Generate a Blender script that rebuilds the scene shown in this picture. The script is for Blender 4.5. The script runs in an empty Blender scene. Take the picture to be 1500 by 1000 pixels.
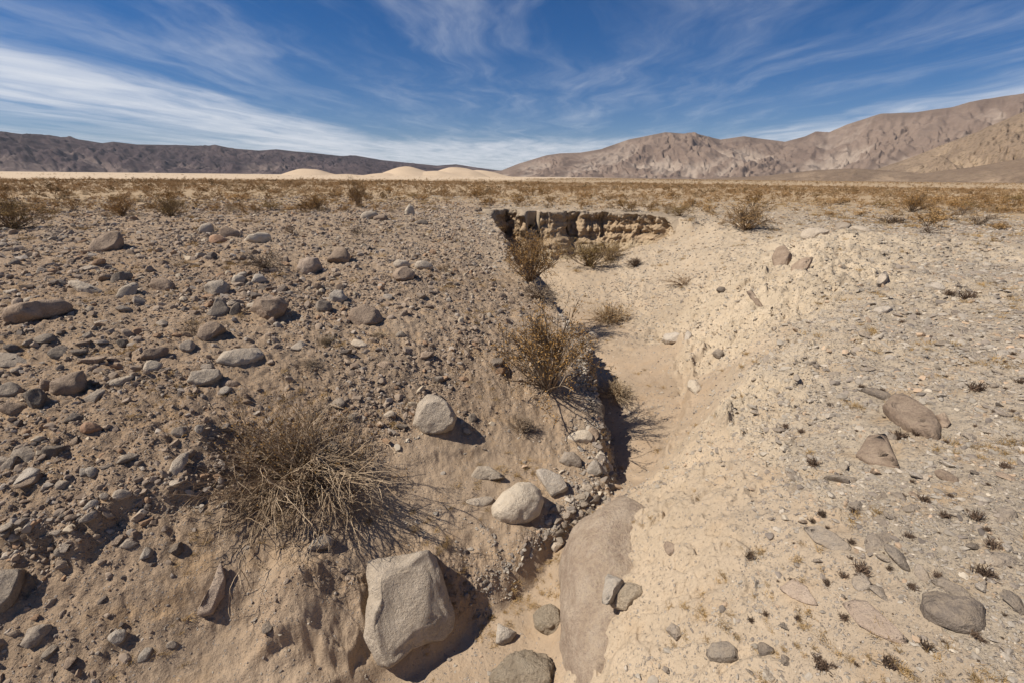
import bpy, bmesh, math, random
import numpy as np
from mathutils import Matrix, Vector
PI = math.pi
random.seed(7)
SC = bpy.context.scene
COL = SC.collection

# ------------------------------------------------------------------ camera
EYE = np.array([0.0, 0.0, 1.8])
FOC = 667.0                       # focal length in photo pixels (photo is 1500 px wide)
PITCH = math.atan(241.0/667.0)
ROLL = math.radians(0.6)
_R = np.array([1.0, 0, 0]); _F = np.array([0, math.cos(PITCH), -math.sin(PITCH)])
_U = np.array([0, math.sin(PITCH), math.cos(PITCH)])
CR = _R*math.cos(ROLL)+_U*math.sin(ROLL)
CU = _U*math.cos(ROLL)-_R*math.sin(ROLL)
CF = _F
cam_d = bpy.data.cameras.new('camera')
cam_d.sensor_width = 36.0
cam_d.lens = 36.0*FOC/1500.0
cam_d.clip_start = 0.05
cam_d.clip_end = 60000.0
cam = bpy.data.objects.new('camera', cam_d)
COL.objects.link(cam)
cam.matrix_world = Matrix(((CR[0], CU[0], -CF[0], EYE[0]), (CR[1], CU[1], -CF[1], EYE[1]),
                           (CR[2], CU[2], -CF[2], EYE[2]), (0, 0, 0, 1)))
SC.camera = cam

# ------------------------------------------------------------------ light
SUN_EL = math.radians(49.0)
SUN_AZ = math.radians(-97.0)      # measured from +Y (straight ahead) towards +X, so the sun stands to the left
SUN_DIR = np.array([math.sin(SUN_AZ)*math.cos(SUN_EL), math.cos(SUN_AZ)*math.cos(SUN_EL), math.sin(SUN_EL)])
sun_d = bpy.data.lights.new('sun', 'SUN')
sun_d.energy = 4.9
sun_d.angle = math.radians(0.53)
sun_d.color = (1.0, 0.93, 0.82)
sun = bpy.data.objects.new('sun', sun_d)
COL.objects.link(sun)
sun.rotation_euler = Vector(SUN_DIR).to_track_quat('Z', 'Y').to_euler()

world = bpy.data.worlds.new('World')
SC.world = world
world.use_nodes = True
SKY_STRENGTH = 0.066
SC.view_settings.view_transform = 'Standard'
SC.view_settings.look = 'None'
SC.view_settings.gamma = 1.0
SC.view_settings.use_curve_mapping = False
SC.view_settings.exposure = 0.36


class NT:
    """small helper for building node trees"""
    def __init__(self, tree):
        self.t = tree; self.n = tree.nodes; self.l = tree.links
    def put(self, sock, v):
        if v is None: return
        if hasattr(v, 'is_output'): self.l.new(v, sock)
        elif isinstance(v, (tuple, list)) and len(v) == 3 and sock.type == 'RGBA': sock.default_value = (*v, 1)
        else: sock.default_value = v
    def node(self, typ, ins=None, **props):
        nd = self.n.new(typ)
        for k, v in props.items(): setattr(nd, k, v)
        for k, v in (ins or {}).items(): self.put(nd.inputs[k], v)
        return nd
    def math(self, op, a, b=0.0, c=0.0, clamp=False):
        nd = self.node('ShaderNodeMath', operation=op, use_clamp=clamp)
        self.put(nd.inputs[0], a); self.put(nd.inputs[1], b); self.put(nd.inputs[2], c)
        return nd.outputs[0]
    def mix(self, f, a, b, blend='MIX'):
        nd = self.node('ShaderNodeMix', data_type='RGBA', blend_type=blend)
        self.put(nd.inputs[0], f); self.put(nd.inputs[6], a); self.put(nd.inputs[7], b)
        return nd.outputs[2]
    def smooth(self, v, a, b, lo=0.0, hi=1.0):
        nd = self.node('ShaderNodeMapRange', interpolation_type='SMOOTHSTEP')
        for i, q in enumerate((v, a, b, lo, hi)): self.put(nd.inputs[i], q)
        return nd.outputs[0]
    def noise(self, vec, scale, detail=4.0, rough=0.55, dist=0.0):
        nd = self.node('ShaderNodeTexNoise', {'Scale': scale, 'Detail': detail, 'Roughness': rough, 'Distortion': dist})
        if vec is not None: self.l.new(vec, nd.inputs['Vector'])
        return nd.outputs['Fac']
    def mapping(self, vec, scale=(1, 1, 1), rot=(0, 0, 0), loc=(0, 0, 0)):
        nd = self.node('ShaderNodeMapping')
        self.l.new(vec, nd.inputs[0])
        nd.inputs['Location'].default_value = loc; nd.inputs['Rotation'].default_value = rot; nd.inputs['Scale'].default_value = scale
        return nd.outputs[0]
    def comb(self, x, y, z=0.0):
        nd = self.node('ShaderNodeCombineXYZ')
        self.put(nd.inputs[0], x); self.put(nd.inputs[1], y); self.put(nd.inputs[2], z)
        return nd.outputs[0]


def build_world():
    w = NT(world.node_tree)
    w.n.clear()
    out = w.node('ShaderNodeOutputWorld')
    sky = w.node('ShaderNodeTexSky', sky_type='NISHITA', sun_disc=False)
    sky.sun_elevation = SUN_EL; sky.sun_rotation = SUN_AZ
    sky.air_density = 1.0; sky.dust_density = 0.0; sky.ozone_density = 3.5
    sky.altitude = 600.0
    d = w.node('ShaderNodeTexCoord').outputs['Generated']
    sep = w.node('ShaderNodeSeparateXYZ'); w.l.new(d, sep.inputs[0])
    x, y, z = sep.outputs
    zz = w.math('ADD', w.math('MAXIMUM', z, 0.0), 0.012)
    px = w.math('DIVIDE', x, zz); py = w.math('DIVIDE', y, zz)
    px = w.math('SUBTRACT', px, w.math('MULTIPLY', py, 0.04))     # streaks run to a point slightly right of ahead
    p = w.comb(px, py)
    warp = w.node('ShaderNodeTexNoise', {'Scale': 0.45, 'Detail': 3.0}); w.l.new(p, warp.inputs['Vector'])
    wv = w.node('ShaderNodeVectorMath', operation='MULTIPLY_ADD')
    w.l.new(warp.outputs['Color'], wv.inputs[0]); wv.inputs[1].default_value = (1.5, 2.1, 0); w.l.new(p, wv.inputs[2])
    pw = wv.outputs[0]
    fine = w.noise(w.mapping(pw, (1.2, 0.34, 1), (0, 0, 0.10)), 1.0, 9.0, 0.62)
    broad = w.noise(w.mapping(pw, (0.45, 0.11, 1), (0, 0, -0.06)), 1.0, 5.0, 0.5)
    fibre = w.noise(w.mapping(pw, (3.0, 0.6, 1), (0, 0, 0.28)), 1.0, 7.0, 0.6)
    tex = w.math('ADD', w.math('MULTIPLY', fine, 0.52), w.math('ADD', w.math('MULTIPLY', broad, 0.22), w.math('MULTIPLY', fibre, 0.26)))
    def bump(v, c, hw, soft):
        a = w.math('ABSOLUTE', w.math('SUBTRACT', v, c))
        return w.smooth(a, hw, hw+soft, 1.0, 0.0)
    band = bump(px, -5.6, 0.7, 2.6)                      # the bright streamer on the left
    low = w.math('MULTIPLY', bump(px, -10.5, 5.0, 4.0), 0.72)
    veil = w.math('MULTIPLY', bump(px, -1.0, 3.0, 3.0), 0.50)
    wisp = w.math('MULTIPLY', w.math('MULTIPLY', bump(px, -0.55, 0.25, 0.9), bump(py, 3.6, 0.5, 1.3)), 0.62)
    right = w.math('MULTIPLY', bump(px, 4.2, 2.2, 2.4), 0.50)
    right2 = w.math('MULTIPLY', bump(px, 9.5, 3.6, 4.0), 0.95)
    hor = w.math('MULTIPLY', w.smooth(py, 7.0, 15.0), w.math('MULTIPLY', bump(px, -1.0, 7.0, 8.0), 1.0))
    m = band
    for q in (low, veil, wisp, right, right2, hor): m = w.math('MAXIMUM', m, q)
    thr = w.math('SUBTRACT', 0.62, w.math('MULTIPLY', m, 0.38))
    cl = w.smooth(w.math('SUBTRACT', tex, thr), 0.0, 0.40)
    cl = w.math('MULTIPLY', cl, w.math('ADD', 0.25, w.math('MULTIPLY', m, 0.75)))
    cl = w.math('MULTIPLY', cl, w.smooth(z, 0.0, 0.02))
    hs = w.node('ShaderNodeHueSaturation', {'Saturation': 1.30, 'Value': 0.65}); w.l.new(w.mix(1.0, sky.outputs[0], (.80, .92, 1.18), 'MULTIPLY'), hs.inputs['Color'])
    # nishita radiances are of the order of 5-10 before the background strength
    col = w.mix(w.math('MULTIPLY', cl, 0.92), hs.outputs[0], (9.6, 9.9, 10.5))
    bg = w.node('ShaderNodeBackground', {'Color': col, 'Strength': SKY_STRENGTH})
    w.l.new(bg.outputs[0], out.inputs[0])

build_world()


# ------------------------------------------------------------------ numeric helpers
def _h(ix, iy, iz, seed):
    n = (ix*374761393 + iy*668265263 + iz*2147483647 + seed*1274126177) & 0xffffffff
    n = ((n ^ (n >> 13))*1274126177) & 0xffffffff
    n = ((n ^ (n >> 16))*2246822519) & 0xffffffff
    return (n ^ (n >> 15)) & 0xffff

_G2 = np.array([[math.cos(2*PI*i/64), math.sin(2*PI*i/64)] for i in range(64)])
_rg = np.random.RandomState(3)
_G3 = _rg.normal(size=(256, 3)); _G3 /= np.linalg.norm(_G3, axis=1)[:, None]

def noise2(x, y, seed=0):
    x = np.asarray(x, float); y = np.asarray(y, float)
    fx = np.floor(x); fy = np.floor(y); ix = fx.astype(np.int64); iy = fy.astype(np.int64); x = x-fx; y = y-fy
    u = x*x*x*(x*(x*6-15)+10); v = y*y*y*(y*(y*6-15)+10)
    def g(i, j):
        k = _G2[_h(ix+i, iy+j, 0, seed) & 63]
        return k[..., 0]*(x-i)+k[..., 1]*(y-j)
    a = g(0, 0); b = g(1, 0); c = g(0, 1); d = g(1, 1)
    return 1.45*((a+(b-a)*u)+((c+(d-c)*u)-(a+(b-a)*u))*v)

def noise3(p, seed=0):
    f = np.floor(p); i = f.astype(np.int64); q = p-f
    s = q*q*q*(q*(q*6-15)+10)
    r = 0
    for a in (0, 1):
        wx = s[:, 0] if a else 1-s[:, 0]
        for b in (0, 1):
            wy = s[:, 1] if b else 1-s[:, 1]
            for c in (0, 1):
                wz = s[:, 2] if c else 1-s[:, 2]
                k = _G3[_h(i[:, 0]+a, i[:, 1]+b, i[:, 2]+c, seed) & 255]
                r = r+wx*wy*wz*(k[:, 0]*(q[:, 0]-a)+k[:, 1]*(q[:, 1]-b)+k[:, 2]*(q[:, 2]-c))
    return 1.5*r

def fbm2(x, y, oct=4, seed=0, gain=0.5, lac=2.03):
    r = 0; a = 1.0
    for o in range(oct):
        r = r+a*noise2(x, y, seed+o*17); x = x*lac+3.7; y = y*lac-1.9; a *= gain
    return r

def ridge2(x, y, oct=4, seed=0, gain=0.5, lac=2.03):
    r = 0; a = 1.0
    for o in range(oct):
        r = r+a*(1-np.abs(noise2(x, y, seed+o*13))*1.6); x = x*lac+5.1; y = y*lac+2.3; a *= gain
    return r

def fbm3(p, oct=4, seed=0, gain=0.5):
    r = 0; a = 1.0
    for o in range(oct):
        r = r+a*noise3(p, seed+o*11); p = p*2.07+1.3; a *= gain
    return r

def sst(v, a, b):
    t = np.clip((v-a)/(b-a), 0, 1)
    return t*t*(3-2*t)

def ray(px, py):
    """direction of the view through photo pixel px, py"""
    px = np.asarray(px, float); py = np.asarray(py, float)
    a = (px-750.0)/FOC; b = (500.0-py)/FOC
    d = CF+a[..., None]*CR+b[..., None]*CU
    return d

def at_z(px, py, z):
    d = ray(px, py)
    t = (np.asarray(z)-EYE[2])/d[..., 2]
    return EYE+d*t[..., None]

def to_px(P):
    q = np.asarray(P)-EYE
    f = q@CF
    return 750+FOC*(q@CR)/f, 500-FOC*(q@CU)/f, f

def mesh_from(name, V, Fc, smooth=True):
    """V (n,3), Fc (m,k) int array"""
    me = bpy.data.meshes.new(name)
    V = np.ascontiguousarray(V, np.float32); Fc = np.ascontiguousarray(Fc, np.int32)
    k = Fc.shape[1]
    me.vertices.add(len(V)); me.vertices.foreach_set('co', V.ravel())
    me.loops.add(Fc.size); me.loops.foreach_set('vertex_index', Fc.ravel())
    me.polygons.add(len(Fc))
    me.polygons.foreach_set('loop_start', np.arange(0, Fc.size, k, dtype=np.int32))
    me.polygons.foreach_set('loop_total', np.full(len(Fc), k, np.int32))
    me.polygons.foreach_set('use_smooth', np.full(len(Fc), smooth, bool))
    me.update(calc_edges=True)
    return me

def link(name, me, mat=None, parent=None):
    o = bpy.data.objects.new(name, me)
    COL.objects.link(o)
    if mat is not None and me is not None and not me.materials: me.materials.append(mat)
    if parent is not None: o.parent = parent
    return o

def tag(o, label=None, cat=None, group=None, kind=None):
    if label: o['label'] = label
    if cat: o['category'] = cat
    if group: o['group'] = group
    if kind: o['kind'] = kind
    return o

def vcol(me, name, C):
    a = me.color_attributes.new(name, 'FLOAT_COLOR', 'POINT')
    C4 = np.ones((len(me.vertices), 4), np.float32); C4[:, :C.shape[1]] = C
    a.data.foreach_set('color', C4.ravel())

def grid_faces(nu, nv):
    i = np.arange(nu-1)[:, None]*nv+np.arange(nv-1)[None, :]
    i = i.ravel()
    return np.stack([i, i+nv, i+nv+1, i+1], 1)

# ------------------------------------------------------------------ the ground
class TPS:
    def __init__(self, P, z, lam=0.02):
        P = np.asarray(P, float); n = len(P); self.P = P
        d = np.linalg.norm(P[:, None]-P[None], axis=2)
        K = self.k(d)+lam*np.eye(n)
        Q = np.hstack([np.ones((n, 1)), P])
        A = np.zeros((n+3, n+3)); A[:n, :n] = K; A[:n, n:] = Q; A[n:, :n] = Q.T
        self.w = np.linalg.solve(A, np.concatenate([z, np.zeros(3)]))
    @staticmethod
    def k(d):
        return -d          # biharmonic in 3-D restricted to the plane: stiff, never overshoots much
    def __call__(self, x, y):
        out = np.empty(x.shape); X = x.ravel(); Y = y.ravel(); o = out.ravel()
        n = len(self.P)
        for s in range(0, len(X), 60000):
            xs = X[s:s+60000]; ys = Y[s:s+60000]
            d = np.sqrt((xs[:, None]-self.P[:, 0])**2+(ys[:, None]-self.P[:, 1])**2+0.03)
            o[s:s+60000] = self.k(d)@self.w[:n]+self.w[n]+self.w[n+1]*xs+self.w[n+2]*ys
        return o.reshape(x.shape)

# measured ground points: photo pixel and height of the ground there (the plain is 0, the eye 1.8)
LEFT = [(0,340,0),(0,420,-.25),(150,360,-.05),(300,350,-.05),(450,330,0),(600,320,0),(690,312,-.03),
 (100,460,-.45),(300,430,-.45),(450,410,-.5),(600,400,-.5),(690,390,-.75),(755,400,-1.0),
 (0,560,-.8),(150,560,-.85),(300,540,-.9),(450,520,-1.0),(600,500,-1.1),(700,500,-1.35),(800,500,-1.62),(845,500,-1.8),
 (0,680,-1.15),(150,680,-1.2),(250,680,-1.3),(340,640,-1.35),(450,620,-1.5),(600,620,-1.7),(700,620,-1.95),(800,600,-2.05),(865,600,-2.15),
 (0,800,-1.62),(120,790,-1.65),(230,745,-1.6),(330,700,-1.58),
 (0,880,-1.9),(150,880,-1.97),(300,850,-2.05),(450,800,-2.15),(550,760,-2.2),(650,720,-2.25),(700,680,-2.2),(800,680,-2.35),(870,680,-2.4),
 (0,1000,-2.35),(150,1000,-2.45),(300,960,-2.55),(400,890,-2.45),(500,890,-2.5),(650,820,-2.55),(760,770,-2.55),(820,750,-2.6),(690,880,-2.82),(760,830,-2.78),
 (540,960,-2.9),(400,970,-2.65),(660,900,-2.8),(725,335,-.25),(745,362,-.6),(825,465,-1.6)]
SHARED = [(1050,328,-.2),(1150,340,-.25),(1300,325,-.05),(1450,318,0)]
RIGHT = [(1150,352,-.3),(1250,343,-.1),(1400,330,-.02),(1500,320,0),(1100,400,-.8),(1020,372,-1.0),(900,400,-2.2),(1200,400,-.42),
 (1300,400,-.28),(1400,400,-.15),(1500,400,-.05),(1000,440,-1.9),(1050,480,-1.65),(1100,450,-1.05),(1150,480,-.72),(1100,540,-.98),
 (1030,560,-1.95),(1030,620,-1.5),(1000,750,-1.32),(950,722,-1.95),(880,760,-2.05),(845,800,-2.35),(838,900,-2.5),(845,1000,-2.6),
 (900,900,-1.95),(1000,900,-1.42),(1200,900,-.8),(1400,900,-.5),(1500,900,-.38),(1500,1000,-.42),(1200,1000,-.9),(1000,1000,-1.5),(900,1000,-2.0),
 (1100,750,-1.0),(1200,750,-.7),(1350,750,-.45),(1500,750,-.28),(1080,600,-1.12),(1150,600,-.85),(1300,600,-.5),(1500,600,-.2),
 (1200,480,-.58),(1350,480,-.33),(1500,480,-.12),(1065,660,-1.25),(1005,680,-1.8),(1150,420,-.62),
 (800,415,-2.75),(830,440,-2.78),(860,470,-2.72),(905,490,-2.64),(960,500,-2.62),(940,560,-2.62),(1000,590,-2.6),(900,560,-2.64),
 (940,640,-2.66),(895,700,-2.76),(855,745,-2.93),(800,840,-2.95),(740,905,-2.95),(800,960,-2.95),(680,970,-2.98),(600,990,-3),(750,1000,-2.98),
 (1002,612,-2.61),(985,648,-2.65),(962,688,-2.72),(935,716,-2.8),(824,800,-2.95),(820,870,-2.95),(818,940,-2.95),(1008,565,-2.6),(972,497,-2.62),(885,474,-2.72),(845,446,-2.72),(850,398,-2.55),(900,388,-2.25),(1000,366,-1.25),(880,430,-2.6),(930,420,-2.25),(980,400,-1.75),(930,455,-2.55),(980,470,-2.35),(800,395,-2.7),(765,390,-2.65)]
FARXY = [(-60,45),(-40,60),(-15,60),(0,40),(0,70),(15,45),(20,70),(40,45),(60,40),(-55,20),(55,18),(-40,6),(40,6),(28,25),(-25,25),(-20,40),(-12,30),(12,34),(6,32),(-3,31)]
BACK_L = [(-6,0,-1.9),(-3,0,-2.4),(-12,0,-1.0),(-2,1.2,-2.6)]
BACK_R = [(0,25.5,-2.75),(1.2,25,-2.65),(2.5,25,-2.5),(4,25,-2.25),(5.5,25,-2.05),(7,24,-1.5),(-.8,26.5,-2.7),(2,26.5,-2.45),(4,26.8,-2.2),(6,26.3,-1.9),(1,28,-2.4),(4,28.5,-2.1),(7,27,-1.6),(-1,28.5,-2.5),(2.5,0,-.5),(5,0,-.2),(1.0,0.5,-1.4),(0.4,1.6,-2.3),(-1,0,-2.9),(-.5,1.2,-3.2),(12,0,0)]

def _fit(lst, extra):
    a = np.array(lst, float); W = at_z(a[:, 0], a[:, 1], a[:, 2])
    P = np.vstack([W[:, :2], np.array(FARXY, float), np.array(extra, float)[:, :2]])
    z = np.concatenate([a[:, 2], np.zeros(len(FARXY)), np.array(extra, float)[:, 2]])
    return TPS(P, z)
tps_left = _fit(LEFT+SHARED, BACK_L)
tps_right = _fit(RIGHT+SHARED, BACK_R)

# the brink of the gully: left cut bank, then the far wall, then fading out into the plain on the right
LIP = [(690,886,-2.85),(725,860,-2.84),(760,832,-2.82),(800,800,-2.8),(835,770,-2.77),(866,735,-2.68),(884,690,-2.48),(888,640,-2.27),(880,590,-2.12),
 (864,545,-1.97),(858,505,-1.83),(832,466,-1.6),(803,434,-1.28),(773,403,-1.02),(752,366,-.62),(730,332,-.27),(712,309,-.03)]
_l = np.array(LIP, float)
lip_left = at_z(_l[:, 0], _l[:, 1], _l[:, 2])[:, :2]
lip_far = np.array([(-1.5,26.2),(-1.45,27.2),(-.9,28.3),(-.1,28.8),(.42,28.3),(.5,26.9),(.75,26.3),(1.3,26.5),(2.3,26.6),(3.0,27.2),(3.9,27.0),(5.0,27.2),(6.2,26.6),(7.3,26.0),(8.2,24.6),(8.6,22.8)])
_n = np.array([(500,1005,-2.95),(555,975,-2.92),(625,935,-2.88)], float)
lip_left = np.vstack([[(-3.2, 0.5), (-2.4, 2.3)], at_z(_n[:, 0], _n[:, 1], _n[:, 2])[:, :2], lip_left])
lip_out = np.array([lip_far[-1]+(1.5, 1.0), (16, 30), (30, 34), (70, 40), (150, 60)])
LIPLINE = np.vstack([lip_left, lip_far[1:], lip_out])
_poly = np.vstack([LIPLINE, [(150, -60), (-3, -60)]])

def in_poly(x, y, P):
    c = np.zeros(x.shape, bool)
    for i in range(len(P)):
        (x1, y1), (x2, y2) = P[i], P[i-1]
        if y1 == y2: continue
        c ^= ((y1 > y) != (y2 > y)) & (x < (x2-x1)*(y-y1)/(y2-y1)+x1)
    return c

def line_dist(x, y, L):
    """distance to a polyline, and the running position (0..1) of the nearest point"""
    best = np.full(x.shape, 1e9); pos = np.zeros(x.shape)
    seg = np.linalg.norm(np.diff(L, axis=0), axis=1); cum = np.concatenate([[0], np.cumsum(seg)])
    for i in range(len(L)-1):
        a = L[i]; d = L[i+1]-a; q = d@d+1e-12
        t = np.clip(((x-a[0])*d[0]+(y-a[1])*d[1])/q, 0, 1)
        e = np.hypot(x-a[0]-t*d[0], y-a[1]-t*d[1])
        m = e < best
        best = np.where(m, e, best); pos = np.where(m, (cum[i]+t*seg[i])/cum[-1], pos)
    return best, pos

def side(x, y, L):
    """signed distance to an open polyline: positive to its right"""
    best = np.full(x.shape, 1e9); sg = np.ones(x.shape)
    for i in range(len(L)-1):
        a = L[i]; d = L[i+1]-a; q = d@d+1e-12
        t = np.clip(((x-a[0])*d[0]+(y-a[1])*d[1])/q, 0, 1)
        e = np.hypot(x-a[0]-t*d[0], y-a[1]-t*d[1])
        s = np.sign((x-a[0])*d[1]-(y-a[1])*d[0])
        m = e < best-1e-9
        sg = np.where(m, s, sg); best = np.where(m, e, best)
    return best*sg

def _ln(pts):
    a = np.array(pts, float)
    return at_z(a[:, 0], a[:, 1], a[:, 2])[:, :2]

# small ledges and cracks in the ground: (pixel line with heights, drop, reach); the ground to the right of the line (seen walking along it) is the low side
LEDGES = [
 (_ln([(-60,800,-1.45),(20,775,-1.45),(90,780,-1.45),(140,752,-1.45),(215,722,-1.45),(270,705,-1.42),(315,680,-1.4)]), .17, .5),
 (_ln([(372,965,-2.55),(395,945,-2.5),(440,925,-2.5),(505,935,-2.5),(535,900,-2.5),(530,868,-2.45),(555,846,-2.4)]), .20, .34),
 (_ln([(690,850,-2.7),(722,838,-2.65),(735,818,-2.6),(716,782,-2.5),(700,770,-2.5)]), .07, .22),
 (_ln([(1010,655,-1.6),(1030,640,-1.45),(1056,627,-1.3),(1075,612,-1.2)]), .10, .3),
 (_ln([(1110,402,-.8),(1090,430,-1.1),(1072,452,-1.4),(1050,478,-1.7)]), .20, .4),
 (_ln([(965,480,-2.6),(985,505,-2.6),(1010,555,-2.5),(1003,610,-2.5),(988,648,-2.55),(962,690,-2.65),(930,716,-2.7)]), .34, .30),
 (_ln([(1165,402,-.6),(1130,440,-.8),(1100,490,-1.0),(1065,545,-1.3)]), .15, .4),
 (_ln([(985,395,-1.7),(945,412,-2.1),(935,440,-2.3),(955,462,-2.4)]), .18, .5),
 (_ln([(-50,905,-1.95),(40,865,-1.92),(140,850,-1.9),(230,862,-1.95),(330,835,-2.0)]), .06, .3),
 (_ln([(560,640,-1.65),(620,655,-1.8),(680,650,-1.95),(720,640,-2.0)]), .05, .4),
 (_ln([(1130,505,-.8),(1160,497,-.72),(1170,492,-.7)]), .09, .2),
 (_ln([(1180,350,-.25),(1230,341,-.2),(1290,345,-.2)]), .07, .4),
]
MOUNDS = [((430,890,-2.45), .36, .25), ((470,850,-2.35), .3, .08), ((640,830,-2.55), .3, .15), ((765,800,-2.6), .3, .12),
          ((300,645,-1.35), .3, .14), ((60,770,-1.5), .28, .10), ((1230,355,-.15), 1.6, .28), ((955,335,-.3), 1.2, .0), ((1180,400,-.5), 1.0, .15), ((840,395,-2.3), 1.6, .35)]

# what the ground is made of, painted by pixel: sand, pale crumbly silt, grey gravel, brown rubble
PAINT = [(800,420,.5,.4,.1,0),(870,475,1,0,0,0),(940,540,1,0,0,0),(960,600,1,0,0,0),(930,660,1,0,0,0),(900,710,1,0,0,0),(990,590,1,0,0,0),(1000,640,.8,.2,0,0),
 (800,850,1,0,0,0),(740,910,1,0,0,0),(690,970,1,0,0,0),(800,960,1,0,0,0),(620,990,1,0,0,0),(860,745,.9,0,0,.1),(905,590,.6,0,.2,.2),
 (980,420,.4,.4,.2,0),(900,420,.3,.4,.3,0),(960,465,.4,.4,.2,0),(1050,400,.2,.6,.2,0),(1050,440,.1,.9,0,0),(1100,480,0,1,0,0),(1050,530,.2,.8,0,0),(1150,440,0,1,0,0),
 (1250,400,0,.9,.1,0),(1200,380,0,1,0,0),(1250,360,0,.8,.2,0),(1320,370,0,.5,.5,0),(1080,590,0,1,0,0),(1040,640,0,1,0,0),(1000,700,0,1,0,0),(960,760,0,1,0,0),(920,850,0,.9,.1,0),
 (880,950,0,.8,.2,0),(950,900,0,.8,.2,0),(1050,720,0,.75,.25,0),(1000,830,0,.8,.2,0),(1100,660,0,.6,.4,0),(1120,600,0,.6,.4,0),(1180,520,0,.5,.5,0),(1250,470,0,.3,.7,0),
 (1300,430,0,.4,.6,0),(1400,400,0,.1,.8,.1),(1350,340,0,.2,.6,.2),(1450,340,.1,0,.6,.3),(1350,480,0,0,1,0),(1480,480,0,0,1,0),(1250,560,0,.1,.9,0),(1350,600,0,0,1,0),(1480,700,0,0,1,0),
 (1200,650,0,.2,.8,0),(1150,750,0,.3,.7,0),(1300,750,0,0,1,0),(1100,850,0,.5,.5,0),(1250,900,0,.1,.9,0),(1450,900,0,0,1,0),(1050,950,0,.6,.4,0),(1200,990,0,.2,.8,0),
 (0,350,.1,0,.2,.7),(150,330,.1,0,.2,.7),(350,330,.2,0,.2,.6),(550,310,.1,0,.3,.6),(650,330,0,.1,.4,.5),(600,360,0,.1,.3,.6),(500,350,.2,0,.3,.5),(700,350,0,.1,.4,.5),
 (100,420,0,0,.1,.9),(300,400,.1,0,.1,.8),(50,500,.1,0,.1,.8),(200,470,.2,0,.1,.7),(400,500,.3,0,.1,.6),(450,460,.2,0,.1,.7),(600,460,.3,0,.2,.5),(680,420,.2,0,.2,.6),(550,560,.1,0,.2,.7),
 (700,540,.1,0,.2,.7),(400,560,.3,0,0,.7),(200,620,0,0,.1,.9),(50,650,0,0,.1,.9),(450,640,.3,0,0,.7),(600,560,.1,0,.2,.7),(700,580,.3,0,.1,.6),(800,620,.6,0,0,.4),(760,660,.7,0,0,.3),
 (660,690,.8,0,0,.2),(720,730,.9,0,0,.1),(620,760,.9,0,0,.1),(520,790,.8,0,0,.2),(690,770,.8,0,0,.2),(420,830,.8,0,0,.2),(350,780,.6,0,0,.4),(420,890,.3,0,.1,.6),(480,860,.3,0,.1,.6),(660,835,.4,0,0,.6),(770,800,.4,0,.1,.5),
 (200,800,.4,0,0,.6),(80,850,.4,0,0,.6),(250,880,.5,0,0,.5),(150,960,.3,0,.1,.6),(300,960,.8,0,0,.2),(450,970,.9,0,0,.1),(560,960,.9,0,0,.1),(260,740,.5,0,0,.5),(850,640,.3,.1,.2,.4)]
_p = np.array(PAINT, float)

_gz = None
def base_height(x, y):
    s, _ = line_dist(x, y, LIPLINE)
    s = np.where(in_poly(x, y, _poly), s, -s)
    r = np.hypot(x, y)
    jit = (0.10*fbm2(x*1.3, y*1.3, 3, 5)+0.05*noise2(x*5, y*5, 6))*np.clip(r/8, .35, 1.6)*(1-.85*sst(r, 17, 20))
    df, _ = line_dist(x, y, lip_far[1:-2])
    s = s+jit+0.75*np.exp(-(df/1.6)**2)
    outer = sst(x-0.20*y, 3.9, 6.5)*sst(r, 18, 24)       # right of the far wall the brink fades out
    wd = 0.16+0.012*r+3.0*outer
    w = sst(s, -0.25*wd, wd)
    a = tps_left(x, y); b = tps_right(x, y)
    z = a+(b-a)*w
    far = sst(r, 32, 55)
    z = z*(1-far)
    return z, s, w

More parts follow.
